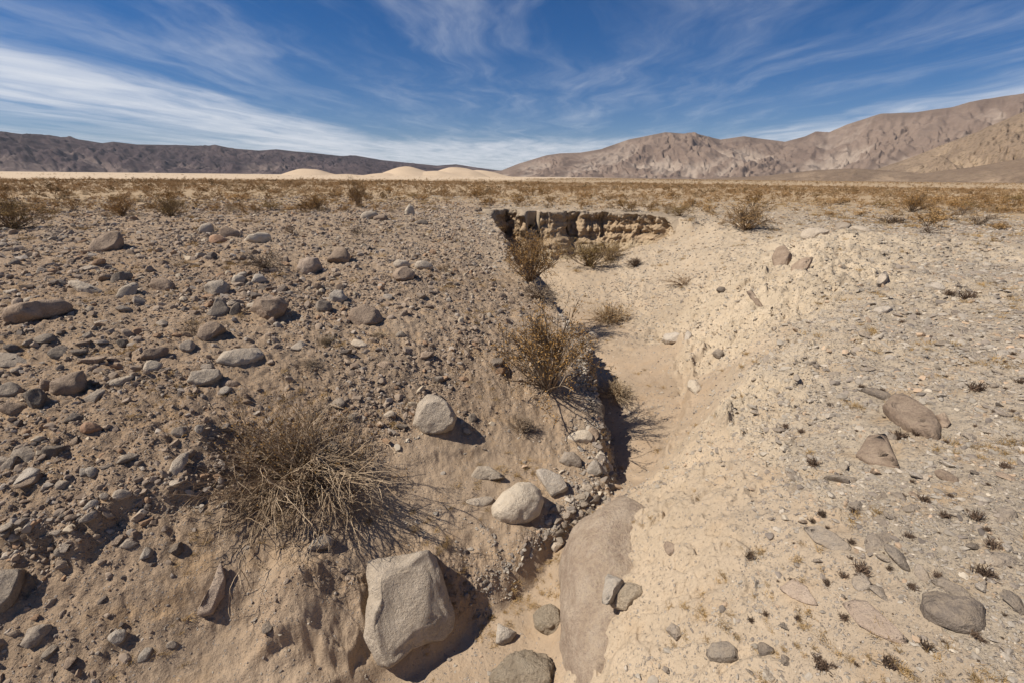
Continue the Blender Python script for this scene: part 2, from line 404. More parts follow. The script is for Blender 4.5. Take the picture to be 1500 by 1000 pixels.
def ground_fields(x, y):
    z, s, w = base_height(x, y)
    r = np.hypot(x, y)
    near = 1-sst(r, 30, 48)
    for L, drop, reach in LEDGES:
        c = L.mean(0)
        m = np.hypot(x-c[0], y-c[1]) < np.linalg.norm(L-c, axis=1).max()+3*reach
        xs = x[m]; ys = y[m]
        if xs.size == 0: continue
        d, pos = line_dist(xs, ys, L); q = side(xs, ys, L)
        d = np.abs(q)
        q = q+(0.09*fbm2(xs*2.5, ys*2.5, 3, 21)+0.05*noise2(xs*9, ys*9, 22))*min(1, reach/.45)
        ends = sst(pos, 0.0, 0.15)*(1-sst(pos, 0.85, 1.0))
        up = np.exp(-np.maximum(d-0.02, 0)/reach*2.0)
        e = np.where(pos <= 0, 0, np.where(pos >= 1, 0, ends))
        st = sst(q, -0.04, 0.10)
        z[m] += drop*e*np.exp(-(d/.16)**2)*(.10*fbm2(xs*9, ys*9, 3, 25)+.10*np.abs(noise2(xs*24, ys*24, 26)))
        z[m] += drop*up*e*(0.55-st)*(1+0.5*fbm2(xs*2.2, ys*2.2, 2, 23))
    for (px, py, pz), rad, h in MOUNDS:
        c = at_z(px, py, pz)
        d = np.hypot(x-c[0], y-c[1])/rad
        d = d*(1+0.25*noise2(x*2/rad, y*2/rad, 31))
        z += h*np.exp(-d*d)
    z += np.exp(-(s/.22)**2)*near*(r < 22)*sst(r, 4.6, 6.2)*(.07*fbm2(x*7, y*7, 3, 27)+.04*noise2(x*21, y*21, 28))
    # materials
    lr = np.log(np.maximum(r, .5)); az = np.arctan2(x, y)
    # painted samples projected on the base ground
    W = PAINT_XY
    plr = np.log(np.hypot(W[:, 0], W[:, 1])); paz = np.arctan2(W[:, 0], W[:, 1])
    wob = 0.035*fbm2(x*1.4, y*1.4, 4, 41); wob2 = 0.035*fbm2(x*1.4, y*1.4, 4, 43)
    X = (lr+wob*1.5).ravel(); A = (az+wob2).ravel()
    M = np.empty((len(X), 4))
    for k in range(0, len(X), 50000):
        d2 = (X[k:k+50000, None]-plr)**2+(A[k:k+50000, None]-paz)**2+2e-4
        ww = d2**-2.2
        M[k:k+50000] = (ww@_p[:, 2:6])/ww.sum(1)[:, None]
    M = M.reshape(x.shape+(4,))
    # keep the two banks apart: nothing of the left rubble lies in the wash
    low = sst(s, 0.0, 0.25)*(1-sst(r, 24, 30)) * (x < 2.2+0.12*y)
    M[..., 0] = np.where(low > 0, M[..., 0]*(1-low)+low*np.maximum(M[..., 0], .75), M[..., 0])
    M[..., 3] *= (1-low)
    M = M**1.15
    M /= np.maximum(M.sum(-1, keepdims=True), 1e-4)
    sand, pale, grav, rub = [M[..., i] for i in range(4)]
    # relief
    n1 = fbm2(x*0.7, y*0.7, 3, 51); n2 = fbm2(x*2.3, y*2.3, 4, 52); n3 = fbm2(x*9, y*9, 3, 53); n4 = noise2(x*31, y*31, 54)
    rg = ridge2(x*1.6+0.3*n2, y*1.6, 4, 55)-1.1
    rg2 = ridge2(x*6+0.3*n3, y*6, 3, 56)-1.0
    z = z+near*(n1*0.05*(1-.5*sand)+n2*(0.042*rub+0.018*grav+0.045*pale+0.010*sand)
               +n3*(0.030*rub+0.013*grav+0.024*pale+0.004*sand)+n4*(0.013*rub+0.009*grav+0.010*pale+0.0015*sand))
    cw = .35*n2
    clod = np.abs(noise2(x*2.6+cw, y*2.6, 57))+.5*np.abs(noise2(x*6.1+cw, y*6.1-cw, 58))+.28*np.abs(noise2(x*14, y*14+cw, 59))
    lump = np.abs(noise2(x*1.5+cw, y*1.5, 60))+.4*np.abs(noise2(x*4.2, y*4.2+cw, 62))
    z = z+near*(pale*.25*(clod-.45)*(1-.55*sst(r, 12, 24))+rub*.125*(lump-.35)*(1-.6*sst(r, 10, 22))+grav*.02*(clod-.4))
    z = z+near*pale*(0.125*rg+0.044*rg2)+near*rub*0.032*rg2
    return z, s, w, M

# positions of the painted samples on the ground, found by marching the base surface
def _march(px, py):
    d = ray(px, py); t = np.full(len(px), 1.0); done = np.zeros(len(px), bool)
    for i in range(500):
        P = EYE+d*t[:, None]
        h = base_height(P[:, 0], P[:, 1])[0]
        done |= P[:, 2] < h
        t = np.where(done, t, t*1.012)
    return EYE+d*t[:, None]
PAINT_XY = _march(_p[:, 0], _p[:, 1])[:, :2]

NAZ, NR, NFAR = 880, 700, 70
AZ = np.radians(np.linspace(-66, 66, NAZ))
RR = np.concatenate([np.geomspace(1.5, 46, NR), np.geomspace(46.5, 30000, NFAR)])
_A, _Rr = np.meshgrid(AZ, RR, indexing='ij')
GX = _Rr*np.sin(_A); GY = _Rr*np.cos(_A)
GZ, GS, GW, GM = ground_fields(GX, GY)

def far_height(x, y, z):
    r = np.hypot(x, y)
    k = sst(r, 50, 200)
    return z+k*0.22*fbm2(x/23.0, y/23.0, 3, 71)*(1-sst(r, 400, 2500))
GZ = far_height(GX, GY, GZ)
GE = (GZ-EYE[2])/np.hypot(GX, GY)                      # tangent of the elevation angle as seen from the eye
GEmax = np.maximum.accumulate(GE, axis=1)

def hit(px, py):
    """the point of the ground seen through a photo pixel"""
    d = ray(px, py); az = math.atan2(d[0], d[1]); e = d[2]/math.hypot(d[0], d[1])
    u = (az-AZ[0])/(AZ[1]-AZ[0]); i = int(np.clip(round(u), 0, NAZ-1))
    j = int(np.searchsorted(GEmax[i], e)); j = min(max(j, 1), len(RR)-1)
    e0 = GE[i, j-1]; e1 = GE[i, j]
    t = np.clip((e-e0)/(e1-e0+1e-12), 0, 1)
    r = RR[j-1]+(RR[j]-RR[j-1])*t
    return np.array([r*math.sin(az), r*math.cos(az), EYE[2]+e*r])

def gindex(x, y):
    """fractional grid position of ground points"""
    az = np.arctan2(x, y); r = np.hypot(x, y)
    u = np.clip((az-AZ[0])/(AZ[1]-AZ[0]), 0, NAZ-1.001)
    v = np.clip(np.interp(r, RR, np.arange(len(RR))), 0, len(RR)-1.001)
    return u, v
def gsample(F, x, y):
    u, v = gindex(x, y); i = u.astype(int); j = v.astype(int); a = u-i; b = v-j
    if F.ndim == 3: a = a[..., None]; b = b[..., None]
    return F[i, j]*(1-a)*(1-b)+F[i+1, j]*a*(1-b)+F[i, j+1]*(1-a)*b+F[i+1, j+1]*a*b
def ground_z(x, y):
    return gsample(GZ, np.atleast_1d(np.asarray(x, float)), np.atleast_1d(np.asarray(y, float)))
def visible(x, y, z, slack=0.004):
    u, v = gindex(x, y); i = np.round(u).astype(int); j = np.maximum(v.astype(int)-1, 0)
    e = (z-EYE[2])/np.hypot(x, y)
    return e > GEmax[i, j]-slack
def ground_normal(x, y, eps=0.08):
    z0 = ground_z(x, y); zx = ground_z(np.asarray(x)+eps, y); zy = ground_z(x, np.asarray(y)+eps)
    n = np.stack([-(zx-z0)/eps, -(zy-z0)/eps, np.ones_like(z0)], -1)
    return n/np.linalg.norm(n, axis=-1, keepdims=True)

# base colours of the four kinds of ground and of the plain beyond
C_SAND = np.array([.352, .264, .182]); C_PALE = np.array([.475, .383, .274]); C_GRAV = np.array([.36, .296, .222]); C_RUB = np.array([.295, .207, .136])
C_PLAIN = np.array([.37, .27, .165]); C_DUNE = np.array([.52, .40, .275]); C_WALL = np.array([.37, .27, .172])
def ground_colour():
    c = GM@np.stack([C_SAND, C_PALE, C_GRAV, C_RUB])
    r = np.hypot(GX, GY); az = np.arctan2(GX, GY)
    k = sst(r+4*noise2(GX*.15, GY*.15, 81), 24, 42)[..., None]
    c = c*(1-k)+C_PLAIN*k
    wob = 0.25*fbm2(az*14, np.log(r)*3, 3, 82)
    edge = 165*np.exp(wob)*np.exp(.5*(az+.84))*np.exp(np.clip(az, 0, 1)*9)
    k2 = (sst(r/edge, .8, 1.25)*(1-sst(az, .12, .30)))[..., None]
    c = c*(1-k2)+C_DUNE*k2
    k3 = (sst(r, 500, 1300)*sst(az, 0.1, .3))[..., None]
    c = c*(1-k3)+np.array([.20, .145, .10])*k3
    c = c*(1+0.10*fbm2(GX*.5, GY*.5, 4, 83)[..., None]*(r < 60)[..., None])
    return np.clip(c, .02, .9)
GC = ground_colour()

def ground_material():
    m = bpy.data.materials.new('desert_ground'); m.use_nodes = True
    t = NT(m.node_tree); t.n.clear()
    out = t.node('ShaderNodeOutputMaterial')
    pos = t.node('ShaderNodeNewGeometry').outputs['Position']
    base = t.node('ShaderNodeVertexColor', layer_name='col').outputs[0]
    kind = t.node('ShaderNodeSeparateColor'); t.l.new(t.node('ShaderNodeVertexColor', layer_name='kind').outputs[0], kind.inputs[0])
    sand, pale, grav = kind.outputs
    wn = t.node('ShaderNodeTexNoise', {'Scale': 30.0, 'Detail': 3.0}); t.l.new(pos, wn.inputs['Vector'])
    wm = t.node('ShaderNodeVectorMath', operation='MULTIPLY_ADD'); t.l.new(wn.outputs['Color'], wm.inputs[0]); wm.inputs[1].default_value = (.035, .035, .035); t.l.new(pos, wm.inputs[2])
    wpos = wm.outputs[0]
    vo = t.node('ShaderNodeTexVoronoi', {'Scale': 40.0, 'Randomness': 1.0}); t.l.new(wpos, vo.inputs['Vector'])
    vo2 = t.node('ShaderNodeTexVoronoi', {'Scale': 110.0, 'Randomness': 1.0}); t.l.new(wpos, vo2.inputs['Vector'])
    n_big = t.noise(pos, 1.1, 6, .6); n_mid = t.noise(pos, 7.0, 6, .65); n_fine = t.noise(pos, 45.0, 5, .7)
    cell = t.node('ShaderNodeSeparateColor'); t.l.new(vo.outputs['Color'], cell.inputs[0])
    cell2 = t.node('ShaderNodeSeparateColor'); t.l.new(vo2.outputs['Color'], cell2.inputs[0])
    stony = t.math('SUBTRACT', 1.0, t.math('ADD', t.math('MULTIPLY', sand, .85), t.math('MULTIPLY', pale, .6)), clamp=True)
    stony = t.math('MULTIPLY', stony, t.smooth(n_mid, .3, .65))
    peb = t.math('MULTIPLY', t.smooth(vo.outputs['Distance'], .42, .30), t.smooth(cell.outputs[0], t.math('SUBTRACT', 1.0, t.math('ADD', .10, t.math('MULTIPLY', stony, .55))), t.math('SUBTRACT', 1.02, t.math('MULTIPLY', stony, .55))))
    peb2 = t.math('MULTIPLY', t.smooth(vo2.outputs['Distance'], .45, .30), t.smooth(cell2.outputs[0], t.math('SUBTRACT', .92, t.math('MULTIPLY', stony, .55)), 1.0))
    v = t.math('ADD', .70, t.math('ADD', t.math('MULTIPLY', n_mid, .34), t.math('MULTIPLY', n_fine, .28)))
    v = t.math('MULTIPLY', v, t.math('ADD', .80, t.math('MULTIPLY', n_big, .40)))
    c = t.node('ShaderNodeVectorMath', operation='SCALE'); t.l.new(base, c.inputs[0]); t.put(c.inputs['Scale'], v)
    ochre = t.mix(t.math('MULTIPLY', t.smooth(t.noise(pos, 2.6, 5, .6), .50, .70), t.math('SUBTRACT', .42, t.math('MULTIPLY', t.math('ADD', pale, t.math('MULTIPLY', sand, .6)), .36), clamp=True)), c.outputs[0], (.38, .235, .11))
    stone = t.mix(cell.outputs[1], (.24, .205, .175), (.40, .355, .31)); stone2 = t.mix(cell2.outputs[1], (.20, .17, .145), (.44, .38, .32))
    col = t.mix(t.math('MULTIPLY', peb2, .75), t.mix(t.math('MULTIPLY', peb, .8), ochre, stone), stone2)
    h = t.math('ADD', t.math('MULTIPLY', peb, .012), t.math('ADD', t.math('MULTIPLY', peb2, .005), t.math('ADD', t.math('MULTIPLY', n_mid, t.math('ADD', .012, t.math('ADD', t.math('MULTIPLY', stony, .03), t.math('MULTIPLY', pale, .025)))), t.math('MULTIPLY', n_fine, .010))))
    dist = t.node('ShaderNodeVectorMath', operation='LENGTH'); t.l.new(pos, dist.inputs[0])
    bstr = t.smooth(dist.outputs['Value'], 25.0, 120.0, 1.0, 0.15)
    b = t.node('ShaderNodeBump', {'Strength': bstr, 'Distance': 1.0, 'Height': h})
    bs = t.node('ShaderNodeBsdfPrincipled', {'Base Color': col, 'Roughness': .95, 'Normal': b.outputs[0]})
    bs.inputs['Specular IOR Level'].default_value = .15
    t.l.new(bs.outputs[0], out.inputs[0])
    return m
M_GROUND = ground_material()

def build_ground():
    V = np.stack([GX, GY, GZ], -1).reshape(-1, 3); F = grid_faces(NAZ, len(RR))[:, ::-1]
    C = GC.reshape(-1, 3); K = GM[..., :3].reshape(-1, 3)
    # the rest of the sheet, behind the camera
    az = np.radians(np.linspace(66, 294, 70)); rr = np.concatenate([np.geomspace(1.5, 46, 50), np.geomspace(60, 30000, 16)])
    A, R = np.meshgrid(az, rr, indexing='ij'); X = R*np.sin(A); Y = R*np.cos(A)
    Z = base_height(X, Y)[0]; Z = Z-sst(R, 40, 46)*0.0
    Z[0, :50] = np.interp(rr[:50], RR, GZ[-1]); Z[-1, :50] = np.interp(rr[:50], RR, GZ[0])
    F2 = grid_faces(len(az), len(rr))[:, ::-1]+len(V)
    V = np.vstack([V, np.stack([X, Y, Z], -1).reshape(-1, 3)]); F = np.vstack([F, F2])
    n2 = X.size
    C = np.vstack([C, np.tile(C_GRAV, (n2, 1))]); K = np.vstack([K, np.tile([.3, .2, .5], (n2, 1))])
    # the disc under the camera
    a = np.radians(np.linspace(0, 360, 49)[:-1]); R3 = np.array([.15, .5, 1.0, 1.52])
    A, R = np.meshgrid(a, R3, indexing='ij'); X = R*np.sin(A); Y = R*np.cos(A); Z = base_height(X, Y)[0]
    n = len(V); f = grid_faces(48, 4)[:, ::-1]+n
    i = np.arange(3); wrap = np.stack([n+47*4+i+1, n+i+1, n+i, n+47*4+i], 1)
    V = np.vstack([V, np.stack([X, Y, Z], -1).reshape(-1, 3)]); F = np.vstack([F, f, wrap])
    C = np.vstack([C, np.tile(C_RUB, (X.size, 1))]); K = np.vstack([K, np.tile([.3, .2, .3], (X.size, 1))])
    me = mesh_from('ground', V, F)
    vcol(me, 'col', C); vcol(me, 'kind', K)
    tag(link('ground', me, M_GROUND), 'stony desert ground with a dry sandy wash cut through it', kind='structure')
build_ground()

# ------------------------------------------------------------------ the eroded wall at the head of the gully
def simple_ground_mat(name, rough=.95):
    """earth whose colour is carried by the vertices, with grain and small relief"""
    m = bpy.data.materials.new(name); m.use_nodes = True
    t = NT(m.node_tree); t.n.clear()
    out = t.node('ShaderNodeOutputMaterial')
    pos = t.node('ShaderNodeNewGeometry').outputs['Position']
    base = t.node('ShaderNodeVertexColor', layer_name='col').outputs[0]
    n1 = t.noise(pos, 1.6, 6, .65); n2 = t.noise(t.mapping(pos, (1, 1, .45)), 9.0, 6, .7)
    v = t.math('ADD', .55, t.math('ADD', t.math('MULTIPLY', n1, .45), t.math('MULTIPLY', n2, .45)))
    c = t.node('ShaderNodeVectorMath', operation='SCALE'); t.l.new(base, c.inputs[0]); t.put(c.inputs['Scale'], v)
    b = t.node('ShaderNodeBump', {'Strength': .9, 'Distance': .12, 'Height': n2})
    bs = t.node('ShaderNodeBsdfPrincipled', {'Base Color': c.outputs[0], 'Roughness': rough, 'Normal': b.outputs[0]})
    bs.inputs['Specular IOR Level'].default_value = .1
    t.l.new(bs.outputs[0], out.inputs[0])
    return m
M_EARTH = simple_ground_mat('crumbly_earth')

def build_wall():
    L = np.vstack([lip_left[-1]+(lip_left[-2]-lip_left[-1])*.25, lip_far])
    seg = np.linalg.norm(np.diff(L, axis=0), axis=1); cum = np.concatenate([[0], np.cumsum(seg)])
    NU, NV = 620, 74
    u = np.linspace(0, cum[-1], NU)
    X = np.interp(u, cum, L[:, 0]); Y = np.interp(u, cum, L[:, 1])
    k = 5
    pad = lambda a: np.convolve(np.pad(a, k, 'edge'), np.ones(2*k+1)/(2*k+1), 'valid')
    X = pad(X); Y = pad(Y)
    tx = np.gradient(X); ty = np.gradient(Y); l = np.hypot(tx, ty); nx = ty/l; ny = -tx/l       # towards the gully
    nx = pad(nx); ny = pad(ny); l = np.hypot(nx, ny); nx /= l; ny /= l
    U = u[:, None]
    off = 0.42+0.30*fbm2(U*.55, U*0+3, 3, 91)
    cap = 7
    v = np.concatenate([np.linspace(0, 1, cap), 1+np.linspace(0, 1, NV-cap+1)[1:]])[None, :]
    top = ground_z(X-nx*1.6, Y-ny*1.6)[:, None]
    top = np.minimum(np.maximum(top, -1.0), .12)+.03*fbm2(U*1.4, U*0, 3, 92)
    fade = (1-sst(U/cum[-1], .88, .99))*sst(U, 0, .6)
    q = np.clip(v-1, 0, 1)
    fx = X[:, None]+nx[:, None]*(off+.3); fy = Y[:, None]+ny[:, None]*(off+.3)
    gb = ground_z((X+nx*1.5), (Y+ny*1.5))[:, None]
    hgt = np.maximum(top-gb, .25)+.25
    z = np.where(v <= 1, top+.02*np.sin(v*3)*0, top-q*hgt)
    flute = ridge2(U*1.15+.25*noise2(U*2, q*3, 93), q*0.55+2, 4, 94)-1.15
    crumb = fbm2(U*4.2, q*9, 4, 95)
    tier = sst(q, .50+.10*noise2(U*.5, U*0, 97), .62+.10*noise2(U*.5, U*0, 97))
    talus = np.clip(q-.60, 0, 1)
    blk = fbm2(U*.8, q*1.7, 4, 88)
    lay_ = noise2(U*.35, q*7.5, 89)+.5*noise2(U*.9, q*17, 87)
    out = off+(.36*flute*(1+.8*noise2(U*.3, U*0+4, 86))+.34*blk+.13*lay_)*(.45+.55*sst(q, 0, .12))*(1-.5*tier)+.13*crumb*sst(q, 0, .06)-.09*sst(q, .06, .16)*(1-sst(q, .2, .45))
    out = out+(.50+.5*noise2(U*.5, U*0+7, 98))*tier+1.6*talus
    back = -(.7+1.2*sst(U, 3.0, 5.5))*(1-np.clip(v, 0, 1))
    d = np.where(v <= 1, back*1.0+off*np.clip(v, 0, 1)+.10*crumb*np.clip(v, 0, 1)*0, out)
    d = d*(.25+.75*fade)
    px = X[:, None]+nx[:, None]*d; py = Y[:, None]+ny[:, None]*d
    gz = ground_z(px, py)
    z = np.where(v <= 1, np.where(d < -.95*np.minimum(1, .35+.65*sst(U, 3, 5.5)), gz+.012, np.minimum(z, top+.02)), z)
    z = z-.75*(1-fade)*np.where(v < 1, .3, 1)
    V = np.stack([px, py, z], -1)
    face = C_WALL*np.array([1, 1, 1]); 
    lay = (fbm2(U*.12+z*4.5, z*7, 3, 99))[..., None]
    c = face*(1+.20*lay)
    crust = (1-sst(q+.06*noise2(U*3, U*0, 90), .06, .11))[..., None]
    c = c*(1-crust)+np.array([.36, .285, .205])*crust
    ta = (sst(q, .6, .8))[..., None]
    c = c*(1-ta)+np.array([.42, .33, .22])*ta
    me = mesh_from('gully_wall', V.reshape(-1, 3), grid_faces(NU, NV))
    vcol(me, 'col', np.clip(c.reshape(-1, 3), .02, .9))
    tag(link('gully_wall', me, M_EARTH), 'fluted earth wall at the head of the gully', kind='structure')
build_wall()

# ------------------------------------------------------------------ mountains and dunes
def mountain_mat(name, dark, mid, pale, spot=None, scale=1.0):
    m = bpy.data.materials.new(name); m.use_nodes = True
    t = NT(m.node_tree); t.n.clear()
    out = t.node('ShaderNodeOutputMaterial')
    pos = t.node('ShaderNodeNewGeometry').outputs['Position']
    rav = t.node('ShaderNodeSeparateColor'); t.l.new(t.node('ShaderNodeVertexColor', layer_name='col').outputs[0], rav.inputs[0])
    n1 = t.noise(pos, .0011*scale, 6, .6); n2 = t.noise(pos, .006*scale, 7, .65, .4); n3 = t.noise(pos, .03*scale, 5, .7)
    f = t.math('ADD', t.math('MULTIPLY', n1, .6), t.math('MULTIPLY', n2, .5))
    c = t.mix(t.smooth(f, .38, .72), dark, mid)
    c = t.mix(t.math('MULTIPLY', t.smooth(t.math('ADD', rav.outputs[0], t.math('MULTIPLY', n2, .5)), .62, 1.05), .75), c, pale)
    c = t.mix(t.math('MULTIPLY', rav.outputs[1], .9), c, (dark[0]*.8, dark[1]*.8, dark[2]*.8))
    if spot:
        vo = t.node('ShaderNodeTexVoronoi', {'Scale': spot}); t.l.new(pos, vo.inputs['Vector'])
        c = t.mix(t.math('MULTIPLY', t.smooth(vo.outputs['Distance'], .42, .22), .6), c, (.10, .075, .045))
    c2 = t.node('ShaderNodeVectorMath', operation='SCALE'); t.l.new(c, c2.inputs[0]); t.put(c2.inputs['Scale'], t.math('ADD', .72, t.math('MULTIPLY', n3, .56)))
    b = t.node('ShaderNodeBump', {'Strength': .55, 'Distance': 14.0/scale, 'Height': t.math('ADD', n2, t.math('MULTIPLY', n3, .35))})
    bs = t.node('ShaderNodeBsdfPrincipled', {'Base Color': c2.outputs[0], 'Roughness': 1.0, 'Normal': b.outputs[0]})
    bs.inputs['Specular IOR Level'].default_value = .05
    t.l.new(bs.outputs[0], out.inputs[0])
    return m

def skyline(pts):
    a = np.array(pts, float); d = ray(a[:, 0], a[:, 1])
    return np.arctan2(d[:, 0], d[:, 1]), d[:, 2]/np.hypot(d[:, 0], d[:, 1])

def mountain(name, label, pts, dist, depth, foot_drop, mat, seed, rel, nu=900, nv=150, period=1.0, zbase=-20.0, rag=.006, expo=1.25):
    sa, se = skyline(pts)
    az = np.linspace(sa[0], sa[-1], nu); E = np.interp(az, sa, se)
    t = np.concatenate([np.linspace(0, 1, nv-20), 1+np.linspace(0, .5, 21)[1:]])
    A, T = np.meshgrid(az, t, indexing='ij'); E = E[:, None]
    r0 = dist-depth
    R = r0+depth*T
    arc = A*dist/period
    warp = .35*fbm2(arc*.8, T*1.1, 3, seed)
    big = ridge2(arc*.55+warp*.6, T*.7+.5*warp, 2, seed+1)-1.0
    rav = ridge2(arc*1.7+warp*1.3+.25*T, T*1.3+warp, 3, seed+2)-1.05
    small = ridge2(arc*5.5+warp*3+.6*rav, T*4.0+warp, 3, seed+3)-1.05
    fine = fbm2(arc*17+2*rav, T*14, 4, seed+4)
    tt = np.clip(T, 0, 1)
    env = tt**.7*(1-tt)**.55*1.9
    s = tt**expo
    s = s+env*(rel*.48*big+rel*.32*rav+rel*.15*small+rel*.16*fine)
    s = np.where(T > 1, 1-(T-1)*.6, s)
    ragged = rag*E*(fbm2(arc*9, T*0+1, 4, seed+6)+.5*ridge2(arc*4, T*0, 3, seed+8)-.5)*sst(T, .75, 1.0)*12
    top = EYE[2]+E*dist
    Z = zbase+(top-zbase)*np.maximum(s, 0.0)+ragged*dist*.05*1.0
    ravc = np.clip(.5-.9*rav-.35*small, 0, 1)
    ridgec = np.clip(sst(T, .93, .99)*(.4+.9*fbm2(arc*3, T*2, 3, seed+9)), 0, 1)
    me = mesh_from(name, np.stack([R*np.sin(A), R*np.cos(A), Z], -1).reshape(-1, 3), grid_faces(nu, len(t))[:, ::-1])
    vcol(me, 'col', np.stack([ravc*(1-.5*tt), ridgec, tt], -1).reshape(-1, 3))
    return tag(link(name, me, mat), label, kind='structure')

M_DARKHILL = mountain_mat('dark_basalt_slope', (.042, .032, .036), (.092, .067, .066), (.19, .145, .125))
M_PINKHILL = mountain_mat('tan_granite_slope', (.15, .108, .085), (.205, .152, .118), (.34, .275, .22))
M_TANHILL = mountain_mat('shrub_dotted_slope', (.185, .135, .095), (.24, .175, .12), (.31, .23, .155), spot=.06, scale=3.0)
M_FAN = mountain_mat('brown_fan_slope', (.17, .12, .085), (.22, .16, .11), (.34, .25, .17), spot=.10, scale=4.0)

LEFT_SKY = [(-520,205),(-250,182),(-60,189),(0,193),(60,200),(120,206),(150,210),(165,208),(200,212),(270,213),(330,217),(380,221),(405,219),(430,222),(455,224),(500,229),(520,228),(560,235),(590,238),(640,243),(668,241),(700,246),(730,250),(800,252),(900,256)]
RIGHT_SKY = [(640,257),(735,250),(760,240),(800,228),(820,225),(850,224),(880,219),(920,205),(960,197),(975,194),(1000,196),(1015,195),(1035,200),(1055,205),(1090,200),(1110,203),(1150,208),(1180,200),(1195,193),(1215,194),(1240,183),(1265,175),(1290,167),(1340,165),(1395,157),(1420,150),(1440,146),(1500,137),(1650,115),(1900,100),(2300,150)]
SPUR_SKY = [(1180,268),(1240,262),(1300,243),(1340,229),(1385,211),(1430,194),(1470,177),(1500,164),(1650,110),(1900,120),(2300,230)]
FAN_SKY = [(960,264),(1040,262),(1120,258),(1190,250),(1250,247),(1300,250),(1350,254),(1420,246),(1500,232),(1700,215),(2300,250)]
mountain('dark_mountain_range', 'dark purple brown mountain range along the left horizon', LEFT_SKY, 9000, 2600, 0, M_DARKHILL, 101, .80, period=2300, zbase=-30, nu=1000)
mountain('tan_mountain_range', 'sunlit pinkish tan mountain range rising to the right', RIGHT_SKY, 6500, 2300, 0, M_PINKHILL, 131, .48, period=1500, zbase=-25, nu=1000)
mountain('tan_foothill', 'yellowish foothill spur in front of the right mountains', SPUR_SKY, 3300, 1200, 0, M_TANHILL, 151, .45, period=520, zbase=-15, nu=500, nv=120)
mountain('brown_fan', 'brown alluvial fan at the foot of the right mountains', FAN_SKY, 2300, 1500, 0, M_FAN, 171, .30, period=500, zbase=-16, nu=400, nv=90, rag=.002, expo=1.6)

def build_dunes():
    az0 = math.atan2(*ray(300, 257)[:2]); az1 = math.atan2(*ray(800, 257)[:2])
    D = 1500.0
    az = np.linspace(az0, az1, 420); rr = np.linspace(1050, 1950, 150)
    A, R = np.meshgrid(az, rr, indexing='ij')
    X = R*np.sin(A); Y = R*np.cos(A)
    Z = np.full(X.shape, -6.0)
    for px, py, wl, wr, rad in [(450,246.5,48,52,1500),(505,255,55,50,1420),(560,253,45,45,1450),(594,243.5,52,60,1560),(666,244.2,58,64,1640),(700,249,50,70,1700),(400,256.5,60,60,1400),(640,250,60,60,1500)]:
        d = ray(px, py); a = math.atan2(d[0], d[1]); e = d[2]/math.hypot(d[0], d[1])
        h = EYE[2]+e*rad
        wob = .12*fbm2(X/160, Y/160, 3, 201)
        da = (A-a)*FOC*1.15+6*noise2(X/90, Y/90, 202)
        u = np.where(da < 0, -da/wl, da/wr); v = np.abs(R-rad)/(95*(h+8)/18)
        q = np.sqrt(u*u+v*v+.02)-.10+wob*.4
        z = -6+(h+6)*(1-sst(q, -.15, 1.12))
        k = 2.0
        Z = np.maximum(Z, z)
    Z += 1.6*(ridge2(X/130+.3*Y/130, Y/260, 2, 205)-1.1)*sst(Z, 0, 9)
    Z += .4*fbm2(X/40, Y/40, 3, 203)*sst(Z, -5, 2)
    me = mesh_from('sand_dunes', np.stack([X, Y, Z], -1).reshape(-1, 3), grid_faces(420, 150)[:, ::-1])
    vcol(me, 'col', np.tile(C_DUNE*1.02, (X.size, 1)))
    m = bpy.data.materials.new('dune_sand'); m.use_nodes = True
    t = NT(m.node_tree); pos = t.node('ShaderNodeNewGeometry').outputs['Position']
    bs = t.n['Principled BSDF']; bs.inputs['Roughness'].default_value = 1.0; bs.inputs['Specular IOR Level'].default_value = .05
    t.l.new(t.mix(t.noise(pos, .03, 5, .6), (.44, .335, .23), (.56, .43, .305)), bs.inputs['Base Color'])
    tag(link('sand_dunes', me, m), 'pale sand dunes on the horizon in front of the dark range', kind='structure')
build_dunes()

# ------------------------------------------------------------------ stones
_ico = {}
def ico(n):
    if n not in _ico:
        bm = bmesh.new(); bmesh.ops.create_icosphere(bm, subdivisions=n, radius=1.0)
        _ico[n] = (np.array([v.co[:] for v in bm.verts]), np.array([[v.index for v in f.verts] for f in bm.faces], np.int32))
        bm.free()
    return _ico[n]

def rock_shape(sub, seed, facets=9, rough=1.0, depth=(.55, .85), box=0.0):
    rs = np.random.RandomState(seed)
    D, F = ico(sub)
    v = D.copy()
    if box: v = np.sign(v)*np.abs(v)**(1-box)
    v *= 1+(.18 if rough > .6 else .09)*fbm3(D*1.1+rs.uniform(-9, 9, 3), 2, seed)[:, None]
    for k in range(facets):
        n = rs.normal(size=3); n /= np.linalg.norm(n)
        d = rs.uniform(*depth)
        v -= np.outer(np.maximum(0, v@n-d), n)*.96
    if sub >= 3:
        n = D*2.2+rs.uniform(-9, 9, 3)
        v *= 1+rough*(.055*fbm3(n, 4, seed+5)+.03*(np.abs(noise3(n*1.7, seed+7))-.3))[:, None]
        if sub >= 4: v *= 1+rough*(.016*fbm3(n*5, 4, seed+9, .6)-.030*np.maximum(0, .16-np.abs(noise3(n*1.3, seed+13)))/.16*(noise3(n*.8, seed+14) > .05))[:, None]
    else:
        v *= 1+rough*.05*fbm3(D*2.5+seed, 2, seed+5)[:, None]
    lo = v.min(0); hi = v.max(0)
    return (v-(lo+hi)/2)/((hi-lo)/2), F

